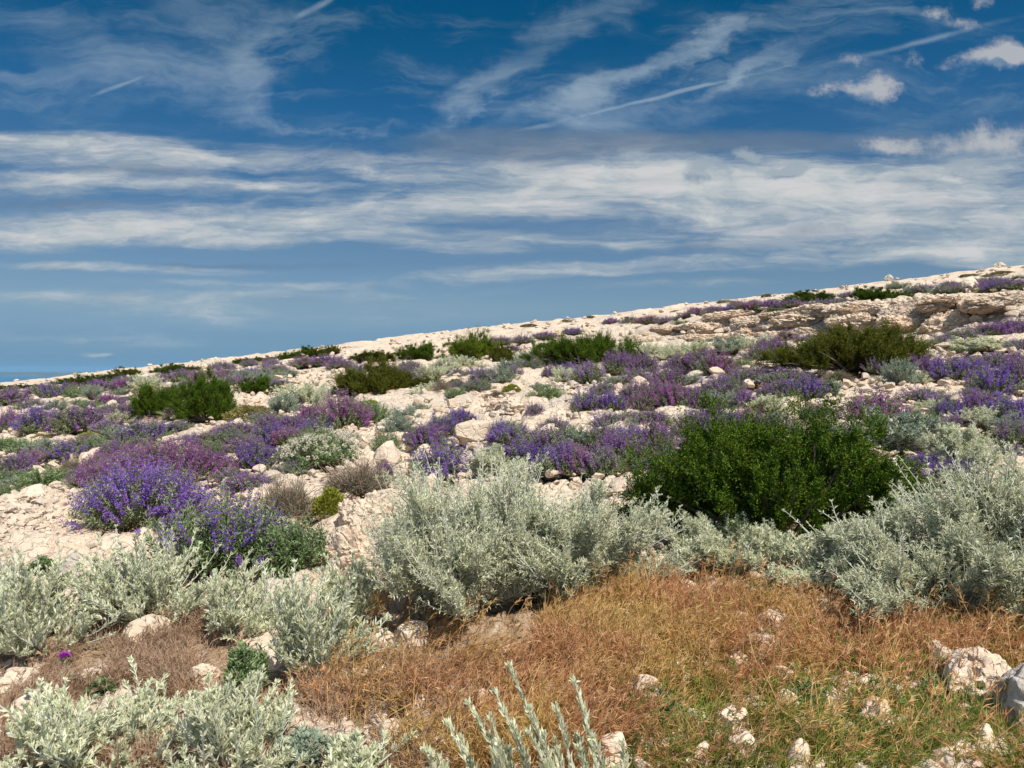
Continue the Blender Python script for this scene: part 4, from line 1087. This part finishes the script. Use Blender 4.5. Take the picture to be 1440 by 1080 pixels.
def stalks():
    """Taller seed stalks standing out of the turf."""
    rng = np.random.default_rng(66); P = []
    while len(P) < 420:
        x, y = rng.uniform(380, 1445), rng.uniform(815, 1090)
        if bool(poly_in(np.array(x), np.array(y), DRY)) or (rng.random() < 0.5 and bool(poly_in(np.array(x), np.array(y), GREEN))): P.append(at(x, y))
    B = np.array(P); n = len(B)
    H = rng.uniform(0.13, 0.27, n)[:, None]
    D = nrm(rng.normal(0, 0.22, (n, 3)) + np.array([0.12, 0, 1]))
    T = B + D * H + np.array([0.03, 0, -0.02]) * rng.normal(1, 0.6, (n, 1)); mid = B + D * H * 0.6
    C = bez(B, mid, T, 6); g = Geo(); g.tubes(C, 0.0013, 0.0008)
    Q, TT = along(C, rng.uniform(0.72, 1, (n, 14))); Q = Q.reshape(-1, 3); TT = TT.reshape(-1, 3)
    g.leaves(Q, TT + rng.normal(0, 0.4, Q.shape) + np.array([0.1, 0, -0.15]), rng.uniform(0.014, 0.034, len(Q)), 0.0028, 0.2, 0.2, False, 0.4, rng)
    o = put(g.mesh('seed_stalks', M['dry_grass']), 'seed_grass'); o['kind'] = 'stuff'; o['label'] = 'thin tall seeding grass stalks standing in the dry turf'
stalks()
EDGE = [(478, 780), (545, 790), (560, 890), (500, 930), (470, 880)]
grass('dry_grass', [(DRY, 0.95), (GREEN, 0.16), (EDGE, 0.9)], 33000, 'dry_grass', 0.098, 'reddish dry brome grass in front of the silvery shrubs', 31, 0.6, 0.0028)
grass('dun_grass', [(DRYL, 0.95), ([(0, 1060), (260, 1000), (480, 990), (480, 1095), (0, 1095)], 0.7), ([(400, 960), (640, 900), (640, 1095), (400, 1095)], 0.5)], 16000, 'dun_grass', 0.08, 'dun withered grass around the thistle and pale stones', 32, 0.55, 0.0026)
grass('green_grass', [(GREEN, 0.8), (DRY, 0.10)], 18000, 'green_grass', 0.08, 'olive green grass among the scattered stones', 33, 0.2, 0.0032)

# ================================================================== sea and far shore
def water_mat():
    m, nt, N, L = new_mat('sea_water')
    g = nd(nt, 'ShaderNodeNewGeometry')
    mp = nd(nt, 'ShaderNodeMapping'); mp.inputs['Scale'].default_value = (0.004, 0.0012, 1); L.new(g.outputs['Position'], mp.inputs['Vector'])
    no = nd(nt, 'ShaderNodeTexNoise'); no.inputs['Scale'].default_value = 1.0; no.inputs['Detail'].default_value = 4; L.new(mp.outputs[0], no.inputs['Vector'])
    r = ramp(nt, [(0.35, (0.012, 0.085, 0.16)), (0.65, (0.025, 0.13, 0.22))]); L.new(no.outputs[0], r.inputs[0])
    n2 = nd(nt, 'ShaderNodeTexNoise'); n2.inputs['Scale'].default_value = 0.12; n2.inputs['Detail'].default_value = 3; L.new(g.outputs['Position'], n2.inputs['Vector'])
    b = nd(nt, 'ShaderNodeBump'); b.inputs['Distance'].default_value = 1.2; b.inputs['Strength'].default_value = 0.9; L.new(n2.outputs[0], b.inputs['Height'])
    p = nd(nt, 'ShaderNodeBsdfPrincipled'); p.inputs['Roughness'].default_value = 0.35; p.inputs['Specular IOR Level'].default_value = 0.18
    L.new(r.outputs[0], p.inputs['Base Color']); L.new(b.outputs[0], p.inputs['Normal'])
    o = nd(nt, 'ShaderNodeOutputMaterial'); L.new(p.outputs[0], o.inputs[0]); return m

SEA_Z = -250.0
def sea():
    rad = np.geomspace(200, 95000, 40); ang = np.linspace(0, 2 * PI, 97)[:-1]
    R, T = np.meshgrid(rad, ang, indexing='ij'); na = 96
    V = np.stack([R * np.sin(T), R * np.cos(T), np.full_like(R, SEA_Z)], -1).reshape(-1, 3)
    V = np.concatenate([V, [[0, 0, SEA_Z]]])
    i = np.arange(39)[:, None] * na; j = np.arange(na)[None]; j2 = (j + 1) % na
    f = np.stack([i + j, i + na + j, i + na + j2, i + j2], -1).reshape(-1, 4)
    cap = np.stack([np.full(na, 40 * na), np.arange(na), (np.arange(na) + 1) % na], 1)
    o = put(mk_mesh('sea', V, [f, cap], water_mat(), True), 'sea'); o['kind'] = 'structure'; o['label'] = 'deep blue sea below the slope'
sea()

def far_hills():
    nx, ny = 200, 40
    gx = np.linspace(-52000, 30000, nx); gy = np.linspace(24500, 52000, ny)
    X, Y = np.meshgrid(gx, gy, indexing='xy')
    edge = 26500 + 1200 * fbm(X / 6000, X * 0 + 3.3, 3, 4)
    t = np.clip((Y - edge) / 14000, 0, 1)
    h = -30 + 400 * sm(t) * (0.62 + 0.85 * fbm(X / 9000, Y / 11000, 5, 12)) * (0.75 + 0.25 * np.sin(X / 9000 + 1.3))
    h = np.where(Y > 46000, h * np.clip((52000 - Y) / 6000, 0, 1), h)
    V = np.stack([X, Y, SEA_Z + h], -1).reshape(-1, 3)
    i = np.arange(ny - 1)[:, None] * nx; j = np.arange(nx - 1)[None]
    f = np.stack([i + j, i + j + 1, i + nx + j + 1, i + nx + j], -1).reshape(-1, 4)
    m, nt, N, L = new_mat('far_hill_scrub')
    g = nd(nt, 'ShaderNodeNewGeometry'); no = nd(nt, 'ShaderNodeTexNoise'); no.inputs['Scale'].default_value = 0.0006; no.inputs['Detail'].default_value = 6; L.new(g.outputs['Position'], no.inputs['Vector'])
    r = ramp(nt, [(0.35, (0.03, 0.05, 0.03)), (0.55, (0.06, 0.075, 0.05)), (0.72, (0.14, 0.135, 0.11))]); L.new(no.outputs[0], r.inputs[0])
    p = nd(nt, 'ShaderNodeBsdfPrincipled'); p.inputs['Roughness'].default_value = 0.95; L.new(r.outputs[0], p.inputs['Base Color'])
    o = nd(nt, 'ShaderNodeOutputMaterial'); L.new(p.outputs[0], o.inputs[0])
    ob = put(mk_mesh('far_hills', V, [f], m, True), 'hills'); ob['kind'] = 'structure'; ob['label'] = 'hazy blue coast across the sea'
far_hills()

def haze():
    import bmesh
    bm = bmesh.new(); bmesh.ops.create_cube(bm, size=1.0)
    me = bpy.data.meshes.new('haze'); bm.to_mesh(me); bm.free()
    o = put(me, 'haze'); o['kind'] = 'stuff'; o['label'] = 'thin blue air between the slope and the far coast'
    o.scale = (200000, 200000, 540); o.location = (0, 0, SEA_Z - 1.5 + 270)
    m, nt, N, L = new_mat('haze_air')
    v = nd(nt, 'ShaderNodeVolumePrincipled'); v.inputs['Color'].default_value = (0.30, 0.56, 0.80, 1); v.inputs['Density'].default_value = HAZE
    v.inputs['Anisotropy'].default_value = 0.0
    out = nd(nt, 'ShaderNodeOutputMaterial'); L.new(v.outputs[0], out.inputs['Volume'])
    me.materials.append(m)
HAZE = 1.6e-5
haze()
#@@SKY@@
# ================================================================== sky, sun, camera
SUN_EL = math.radians(56); SUN_AZ = math.radians(146)      # azimuth clockwise from straight ahead
SKY_K = 0.1
EXPO = 0.48
def world():
    w = bpy.data.worlds.new('World'); SC.world = w; w.use_nodes = True
    nt = w.node_tree; nt.nodes.clear(); L = nt.links
    tc = nd(nt, 'ShaderNodeTexCoord')
    sky = nd(nt, 'ShaderNodeTexSky', sky_type='NISHITA'); sky.sun_disc = False
    sky.sun_elevation = SUN_EL; sky.sun_rotation = SUN_AZ; sky.altitude = 250; sky.air_density = 1.0; sky.dust_density = 0.4; sky.ozone_density = 2.5
    # deep polarised blue high in view, paler towards the horizon; above the view brightened to lift shadows
    sp = nd(nt, 'ShaderNodeSeparateXYZ'); L.new(tc.outputs['Generated'], sp.inputs[0])
    ay = mathn(nt, 'MAXIMUM', mathn(nt, 'ABSOLUTE', sp.outputs[1]), 0.06)
    u = mathn(nt, 'DIVIDE', sp.outputs[0], ay); v = mathn(nt, 'DIVIDE', sp.outputs[2], ay)
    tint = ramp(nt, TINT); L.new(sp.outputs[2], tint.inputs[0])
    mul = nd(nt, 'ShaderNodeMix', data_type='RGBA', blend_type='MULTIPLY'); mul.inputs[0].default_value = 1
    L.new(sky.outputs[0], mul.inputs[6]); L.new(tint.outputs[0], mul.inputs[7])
    col = mul.outputs[2]
    # direction plane: straight ahead is (0,0); 1 = 45 degrees
    uv0 = nd(nt, 'ShaderNodeCombineXYZ'); L.new(u, uv0.inputs[0]); L.new(v, uv0.inputs[1])
    def noise(sx, sy, rot, det, ro=0.55, dist=0.0, off=(0, 0, 0), src=None):
        mp = nd(nt, 'ShaderNodeMapping'); mp.inputs['Scale'].default_value = (sx, sy, 1); mp.inputs['Rotation'].default_value = (0, 0, rot); mp.inputs['Location'].default_value = off
        L.new((src or uv0.outputs[0]), mp.inputs[0])
        n = nd(nt, 'ShaderNodeTexNoise', noise_dimensions='2D'); n.inputs['Scale'].default_value = 1; n.inputs['Detail'].default_value = det; n.inputs['Roughness'].default_value = ro; n.inputs['Distortion'].default_value = dist
        L.new(mp.outputs[0], n.inputs['Vector']); return n
    def warp(amount, sx, sy, det=3, off=(0, 0, 0)):
        n = noise(sx, sy, 0, det, 0.6, 0, off)
        s = nd(nt, 'ShaderNodeVectorMath', operation='SUBTRACT'); L.new(n.outputs['Color'], s.inputs[0]); s.inputs[1].default_value = (0.5, 0.5, 0.5)
        m = nd(nt, 'ShaderNodeVectorMath', operation='MULTIPLY'); L.new(s.outputs[0], m.inputs[0]); m.inputs[1].default_value = amount
        a = nd(nt, 'ShaderNodeVectorMath', operation='ADD'); L.new(uv0.outputs[0], a.inputs[0]); L.new(m.outputs[0], a.inputs[1]); return a.outputs[0]
    def blobs(src, items):
        """Sum of soft ellipses: centre and half-axes in view-plane units x 1080, angle in degrees (anticlockwise)."""
        acc = None
        for X, Y, a, b, ang, k in items:
            mp = nd(nt, 'ShaderNodeMapping', vector_type='TEXTURE')
            mp.inputs['Location'].default_value = ((X - 720) / 1080, (520 - Y) / 1080, 0)
            mp.inputs['Rotation'].default_value = (0, 0, math.radians(ang)); mp.inputs['Scale'].default_value = (a / 1080, b / 1080, 1)
            if acc is None: L.new(src, mp.inputs[0])
            else:                                     # carries the running sum in z, so that the ellipses are worked out one after another
                ch = nd(nt, 'ShaderNodeVectorMath', operation='MULTIPLY_ADD'); L.new(acc, ch.inputs[0]); ch.inputs[1].default_value = (0, 0, 1); L.new(src, ch.inputs[2]); L.new(ch.outputs[0], mp.inputs[0])
            fl = nd(nt, 'ShaderNodeVectorMath', operation='MULTIPLY'); L.new(mp.outputs[0], fl.inputs[0]); fl.inputs[1].default_value = (1, 1, 0)
            g = nd(nt, 'ShaderNodeTexGradient', gradient_type='SPHERICAL'); L.new(fl.outputs[0], g.inputs[0])
            n = nd(nt, 'ShaderNodeMath', operation='MULTIPLY_ADD'); L.new(g.outputs[1], n.inputs[0]); n.inputs[1].default_value = k
            if acc is None: n.inputs[2].default_value = 0
            else: L.new(acc, n.inputs[2])
            acc = n.outputs[0]
        return acc
    def smooth(x, a, b):
        m = nd(nt, 'ShaderNodeMapRange', interpolation_type='SMOOTHSTEP'); L.new(x, m.inputs[0]); m.inputs[1].default_value = a; m.inputs[2].default_value = b; return m.outputs[0]
    def over(base, cl, fac):
        m = nd(nt, 'ShaderNodeMix', data_type='RGBA'); L.new(fac, m.inputs[0]); L.new(base, m.inputs[6])
        if isinstance(cl, tuple): m.inputs[7].default_value = tuple(c / SKY_K for c in cl) + (1,)
        else: L.new(cl, m.inputs[7])
        return m.outputs[2]
    def madd(a, k, c):
        n = nd(nt, 'ShaderNodeMath', operation='MULTIPLY_ADD'); L.new(a, n.inputs[0]); n.inputs[1].default_value = k
        if isinstance(c, (int, float)): n.inputs[2].default_value = c
        else: L.new(c, n.inputs[2])
        return n.outputs[0]
    # --- high cirrus: long combed wisps
    w1 = warp((0.16, 0.08, 0), 4.0, 6.0, 4)
    w2 = warp((0.20, 0.12, 0), 6.0, 10.0, 7, (3, 1, 0))
    comb = noise(3.0, 20, math.radians(-26), 7, 0.66, 0.3, (0, 0, 0), w1).outputs[0]
    comb2 = noise(4.0, 16, math.radians(6), 7, 0.66, 0.3, (5, 2, 0), w1).outputs[0]
    cm = madd(comb, 1.6, madd(comb2, 1.2, -1.4))
    cirrus = blobs(w2, CIRRUS)
    ci = smooth(madd(cm, 0.75, madd(cirrus, 0.60, 0.0)), 0.0, 1.45)
    ci = mathn(nt, 'MULTIPLY', mathn(nt, 'MULTIPLY', ci, 0.66), smooth(cirrus, -0.05, 0.8))
    veil = mathn(nt, 'MULTIPLY', smooth(cm, -0.1, 0.65), mathn(nt, 'MULTIPLY', smooth(v, 0.24, 0.34), 0.30))
    ci = mathn(nt, 'MAXIMUM', ci, veil)
    col = over(col, (0.43, 0.53, 0.60), ci)
    # --- contrails
    w3 = warp((0.008, 0.008, 0), 14, 14, 2, (7, 0, 0))
    ct = blobs(w3, CONTRAILS)
    ct = smooth(madd(noise(18, 18, 0, 4).outputs[0], 0.9, madd(ct, 0.9, -0.5)), 0.05, 0.9)
    ct = mathn(nt, 'MULTIPLY', ct, smooth(blobs(w3, CONTRAILS), 0.0, 0.7))
    col = over(col, (0.42, 0.53, 0.61), mathn(nt, 'MULTIPLY', ct, 0.42))
    # --- layered bands lower down
    w4 = warp((0.16, 0.030, 0), 4.0, 13.0, 5, (1, 4, 0))
    streak = noise(2.4, 24, math.radians(-2), 8, 0.66, 0.2, (2, 3, 0), w4).outputs[0]
    fine = noise(10, 44, math.radians(-3), 6, 0.62, 0.2, (8, 3, 0), w4).outputs[0]
    dk = blobs(w4, DARKS)
    dm = smooth(madd(streak, 1.3, madd(dk, 0.9, -0.75)), 0.0, 0.9)
    dm = mathn(nt, 'MULTIPLY', dm, smooth(dk, 0.0, 0.5))
    bd = blobs(w4, BANDS)
    bm_ = madd(streak, 2.2, madd(fine, 1.0, madd(bd, 0.54, -1.60)))
    bf = mathn(nt, 'MULTIPLY', smooth(bm_, -0.25, 1.15), smooth(bd, 0.0, 0.6))
    # bright where thick, grey-blue where thin or folded
    puff = noise(9, 30, 0, 7, 0.62, 0.0, (4, 4, 0), w4).outputs[0]
    cr = ramp(nt, [(0.25, tuple(c / SKY_K for c in (0.25, 0.34, 0.42))), (0.50, tuple(c / SKY_K for c in (0.43, 0.49, 0.53))), (0.62, tuple(c / SKY_K for c in (0.53, 0.57, 0.58))), (0.80, tuple(c / SKY_K for c in (0.66, 0.66, 0.65)))])
    L.new(madd(puff, 1.15, madd(bm_, 0.24, -0.11)), cr.inputs[0])
    col = over(col, cr.outputs[0], mathn(nt, 'MULTIPLY', bf, 0.93))
    col = over(col, (0.125, 0.19, 0.285), mathn(nt, 'MULTIPLY', dm, 0.72))
    # --- small cumulus, lit from the sun's side
    w5 = warp((0.050, 0.036, 0), 14, 18, 6, (2, 8, 0))
    for items, lit, shade, op in ((CUMULUS, (0.56, 0.56, 0.56), (0.23, 0.32, 0.43), 0.75), (SCUDS, (0.34, 0.41, 0.47), (0.21, 0.29, 0.38), 0.9)):
        c = blobs(w5, items)
        cf = smooth(madd(noise(34, 42, 0, 8, 0.72, 0, (9, 1, 0)).outputs[0], 2.0, madd(c, 1.15, -1.22)), -0.1, 1.15)
        cf = mathn(nt, 'MULTIPLY', cf, smooth(c, 0.02, 0.4))
        off = nd(nt, 'ShaderNodeVectorMath', operation='ADD'); L.new(w5, off.inputs[0]); off.inputs[1].default_value = (0.014, 0.014, 0)
        lf = smooth(madd(noise(40, 50, 0, 4, 0.6, 0, (3, 6, 0)).outputs[0], 0.5, mathn(nt, 'SUBTRACT', c, blobs(off.outputs[0], items))), -0.15, 0.65)
        mixc = nd(nt, 'ShaderNodeMix', data_type='RGBA'); L.new(lf, mixc.inputs[0]); mixc.inputs[6].default_value = tuple(q / SKY_K for q in shade) + (1,); mixc.inputs[7].default_value = tuple(q / SKY_K for q in lit) + (1,)
        col = over(col, mixc.outputs[2], mathn(nt, 'MULTIPLY', cf, op))
    bg = nd(nt, 'ShaderNodeBackground'); bg.inputs['Strength'].default_value = SKY_K * 2 ** -EXPO; L.new(col, bg.inputs[0])
    # the drawn clouds fill the part of the sky ahead; all round and overhead a plainer, invented broken cloud, made brighter to fill the shadows
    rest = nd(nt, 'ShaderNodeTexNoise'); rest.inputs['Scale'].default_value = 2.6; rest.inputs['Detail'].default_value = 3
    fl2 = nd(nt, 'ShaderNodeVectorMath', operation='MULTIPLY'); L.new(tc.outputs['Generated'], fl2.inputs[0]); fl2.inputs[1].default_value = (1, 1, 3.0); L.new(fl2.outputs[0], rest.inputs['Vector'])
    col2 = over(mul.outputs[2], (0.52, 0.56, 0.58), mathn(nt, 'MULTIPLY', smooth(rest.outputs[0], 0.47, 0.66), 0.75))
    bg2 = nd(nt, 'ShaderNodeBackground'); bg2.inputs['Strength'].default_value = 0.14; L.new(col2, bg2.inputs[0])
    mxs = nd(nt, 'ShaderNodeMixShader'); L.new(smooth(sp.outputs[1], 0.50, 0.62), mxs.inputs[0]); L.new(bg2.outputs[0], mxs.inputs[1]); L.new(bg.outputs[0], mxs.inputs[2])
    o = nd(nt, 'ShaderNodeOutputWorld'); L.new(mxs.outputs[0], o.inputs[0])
    w.cycles.sampling_method = 'MANUAL'; w.cycles.sample_map_resolution = 512

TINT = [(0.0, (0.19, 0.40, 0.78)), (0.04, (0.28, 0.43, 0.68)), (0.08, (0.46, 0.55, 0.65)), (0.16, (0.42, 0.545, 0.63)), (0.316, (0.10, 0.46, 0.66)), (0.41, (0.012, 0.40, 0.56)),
        (0.50, (0.03, 0.40, 0.57)), (0.65, (0.6, 0.75, 0.85)), (1.0, (1.0, 1.0, 1.0))]  # last stops brighten the unseen sky overhead as added fill light
# x, y, half-axes, angle, weight
CIRRUS = [(60, 50, 230, 70, -14, .75), (190, 70, 150, 46, -18, .5), (320, 60, 150, 120, 40, .8), (350, 140, 60, 100, 8, .7), (250, 150, 330, 60, 3, .35), (390, 60, 130, 30, 35, .5), (260, 10, 280, 50, 0, .4), (120, 110, 260, 70, 0, .35),
          (690, 105, 110, 60, 32, .9), (660, 160, 80, 26, 42, .75), (780, 50, 190, 46, 32, .65), (850, 130, 120, 70, 20, .8), (930, 95, 170, 26, 28, .95), (980, 62, 150, 24, 24, .8), (760, 165, 130, 30, 22, .7), (840, 160, 60, 60, 80, .5),
          (1060, 80, 130, 22, 28, .75), (1020, 115, 110, 16, 26, .6), (1150, 60, 190, 50, 15, .5), (1110, 120, 200, 50, 10, .5), (850, 20, 210, 40, 10, .5), (1190, 165, 220, 36, 6, .5), (900, 185, 240, 34, 6, .55), (1000, 140, 240, 60, 6, .35),
          (490, 180, 260, 12, -5, .7), (640, 200, 90, 16, 14, .5), (120, 165, 220, 30, 4, .45), (580, 20, 90, 30, 30, .25), (1330, 150, 180, 50, 8, .45), (1000, 30, 160, 40, 15, .45), (1400, 30, 160, 60, 10, .35), (200, 190, 300, 20, 2, .35), (700, 150, 300, 90, 10, .22)]
CONTRAILS = [(930, 138, 270, 5, 13.5, 1.1), (1290, 62, 260, 9, 14.5, .75), (180, 120, 62, 5, 21, .75), (150, 133, 44, 9, 18, .5), (458, 9, 50, 9, 28, .9), (425, 25, 40, 14, 32, .5), (770, 181, 90, 5, 11, .6)]
BANDS = [(120, 212, 400, 30, -2, 1.35), (300, 224, 260, 22, -4, .8), (30, 205, 200, 26, 2, .5), (240, 258, 350, 26, -2, 1.1), (60, 262, 240, 24, 2, .6), (375, 263, 70, 11, 0, .7), (330, 308, 320, 30, 3, 1.0), (170, 325, 290, 26, -2, 1.0), (60, 332, 180, 26, 3, .8),
         (480, 300, 120, 14, 4, .8), (500, 338, 300, 28, 0, .85), (540, 240, 230, 36, -8, .6), (700, 250, 240, 40, -4, .9), (640, 282, 260, 30, 2, 1.0), (780, 288, 260, 24, -2, .9), (900, 236, 330, 50, -2, 1.0), (1000, 272, 330, 60, -3, 1.1), (1150, 250, 360, 62, 2, 1.1),
         (1330, 265, 280, 76, 3, 1.1), (1010, 310, 180, 26, -6, 1.0), (1300, 318, 330, 46, 0, .8), (1430, 320, 180, 66, 0, .7), (1270, 356, 330, 22, -2, 1.1), (1000, 372, 280, 16, 2, .95), (690, 386, 280, 16, 3, .95), (1410, 356, 220, 30, 0, .8),
         (1390, 215, 180, 40, 4, .6), (230, 380, 240, 10, -2, .8), (60, 372, 160, 9, 0, .7), (880, 345, 260, 20, 0, .5), (112, 492, 26, 5, 0, 1.0), (100, 500, 60, 4, 0, .5), (960, 400, 240, 12, 0, .5), (640, 350, 160, 14, -4, .7), (300, 290, 520, 110, 0, .36), (950, 330, 520, 60, 0, .32), (760, 215, 200, 30, 0, .4), (300, 440, 520, 34, 0, .62), (150, 475, 300, 14, -1, .5), (520, 412, 300, 16, 1, .6), (60, 420, 260, 16, 1, .5), (360, 400, 260, 10, -1, .6)]
DARKS = [(860, 202, 360, 30, 0, 1.1), (1120, 202, 220, 24, 2, .9), (720, 212, 190, 34, -3, .8), (1120, 322, 140, 16, 0, .6), (1000, 348, 260, 18, 2, .6), (620, 368, 320, 22, 0, .5), (200, 242, 240, 16, -3, .7), (120, 288, 260, 16, 0, .6), (330, 374, 260, 12, 0, .6), (1330, 212, 220, 36, 0, .8), (480, 222, 240, 32, 0, .5), (1300, 250, 120, 14, 4, .5), (1340, 290, 140, 14, 0, .5)]
CUMULUS = [(1236, 124, 34, 36, 0, 1.2), (1210, 132, 46, 24, -10, .9), (1160, 130, 50, 17, 4, .85), (1195, 85, 30, 20, -20, .6), (1404, 76, 44, 28, 0, 1.1), (1375, 90, 74, 20, 3, 1.0), (1430, 90, 50, 20, 0, .9), (1312, 17, 30, 13, 0, .85), (1350, 33, 44, 17, -5, .75), (1280, 88, 34, 22, 0, .55),
           (1240, 207, 54, 24, -4, 1.15), (1340, 212, 120, 38, 0, .75), (1400, 197, 80, 38, 0, .7), (1380, 5, 32, 16, 0, .6)]
SCUDS = [(1098, 241, 58, 13, 3, 1.6), (1112, 233, 34, 16, 0, 1.2), (1050, 222, 30, 14, 0, 1.6), (980, 246, 32, 22, 10, 1.2), (1022, 246, 18, 12, 0, 1.2), (1000, 234, 28, 11, 0, 1.1), (1355, 240, 70, 20, 0, 1.1), (1200, 246, 16, 6, 0, .8), (1330, 305, 70, 11, 0, .7), (1270, 300, 60, 12, 0, .6)]
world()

sd = bpy.data.lights.new('sun', 'SUN'); sd.energy = 4.6; sd.angle = math.radians(0.5); sd.color = (1.0, 0.955, 0.89)
so = bpy.data.objects.new('sun', sd); COL.objects.link(so)
sv = Vector((math.sin(SUN_AZ) * math.cos(SUN_EL), math.cos(SUN_AZ) * math.cos(SUN_EL), math.sin(SUN_EL)))
so.rotation_euler = sv.to_track_quat('Z', 'Y').to_euler()

cd = bpy.data.cameras.new('camera'); cam = bpy.data.objects.new('camera', cd); COL.objects.link(cam)
cd.sensor_fit = 'HORIZONTAL'; cd.sensor_width = 36; cd.lens = 27; cd.clip_start = 0.05; cd.clip_end = 250000
cam.location = (0, 0, CAM_H); cam.rotation_euler = (PI / 2 - PITCH, 0, 0)
SC.camera = cam

# ================================================================== labels
LAND = [('the large dark juniper', 1098, 690), ('the twin ragged junipers', 258, 565), ('the broad olive juniper mound', 1203, 495), ('the low olive juniper', 529, 540),
        ('the bright green juniper', 664, 490), ('the long dark juniper', 838, 492), ('the big round silvery shrub', 650, 780), ('the widest silvery shrub', 1335, 790),
        ('the brightest violet-blue sage', 200, 705), ('the white-flowered shrub', 452, 635), ('the cream slab', 667, 605), ('the dark violet sage', 622, 650),
        ('the magenta sage mound', 487, 578), ('the rock outcrop', 540, 745), ('the rocky bank', 1230, 448), ('the two junipers under the crest', 1195, 414),
        ('the bare scree', 50, 745), ('the large green sage', 320, 760), ('the deep magenta sage', 1230, 575), ('the sea view', 40, 528), ('the fresh green clump by the outcrop', 425, 770)]
ORD = ['', 'second ', 'third ', 'fourth ', 'fifth ', 'sixth ', 'seventh ', 'eighth ', 'ninth ', 'tenth ', 'eleventh ', 'twelfth ']
def place(px, py):
    best = min(LAND, key=lambda l: math.hypot((px - l[1]), (py - l[2]) * 2.2))
    dx, dy = px - best[1], (py - best[2]) * 1.8
    if abs(dx) > abs(dy): rel = 'right of' if dx > 0 else 'left of'
    else: rel = 'in front of' if dy > 0 else 'behind'
    return best, rel, math.hypot(dx, dy)
def auto(rows, words):
    b = {}
    for r in rows:
        if r[6]: r[0]['label'] = r[6]; continue
        l, rel, d = place(r[2], r[3] - r[5] / 2)
        b.setdefault((words(r), rel, l[0]), []).append((d, r[0]))
    for (wd, rel, l), v in b.items():
        v.sort(key=lambda q: q[0])
        for i, (d, o) in enumerate(v):
            o['label'] = (f'{wd} {rel} {l}' if len(v) == 1 else f'{wd}, {ORD[min(i, 11)]}closest {rel} {l}')
auto(SHRUBS, lambda r: ('small ' if r[4] < 34 else 'wide ' if r[4] > 62 else '') + KINDS[r[1]][2])
def rock_words(r):
    b = {'rock': 'pale', 'rock_tan': 'tan', 'rock_grey': 'greyish', 'rock_dark': 'dark grey'}[ [k for k in M if M[k] == r[0].data.materials[0]][0] ]
    n = 'outcrop boulder' if r[0].name.startswith('rock_outcrop') else 'stone'
    return f'{b} {SHAPES[r[1]][0]} {n}'
auto(ROCKS, rock_words)

# ================================================================== picture settings
SC.view_settings.view_transform = 'Standard'; SC.view_settings.look = 'None'; SC.view_settings.gamma = 1.0; SC.view_settings.exposure = EXPO
SC.view_settings.use_curve_mapping = False
SC.cycles.max_bounces = 6; SC.cycles.diffuse_bounces = 3; SC.cycles.transmission_bounces = 4; SC.cycles.volume_bounces = 0; SC.cycles.glossy_bounces = 2
SC.cycles.use_adaptive_sampling = True; SC.cycles.adaptive_threshold = 0.012
SC.cycles.use_denoising = True
SC.cycles.sample_clamp_indirect = 6.0
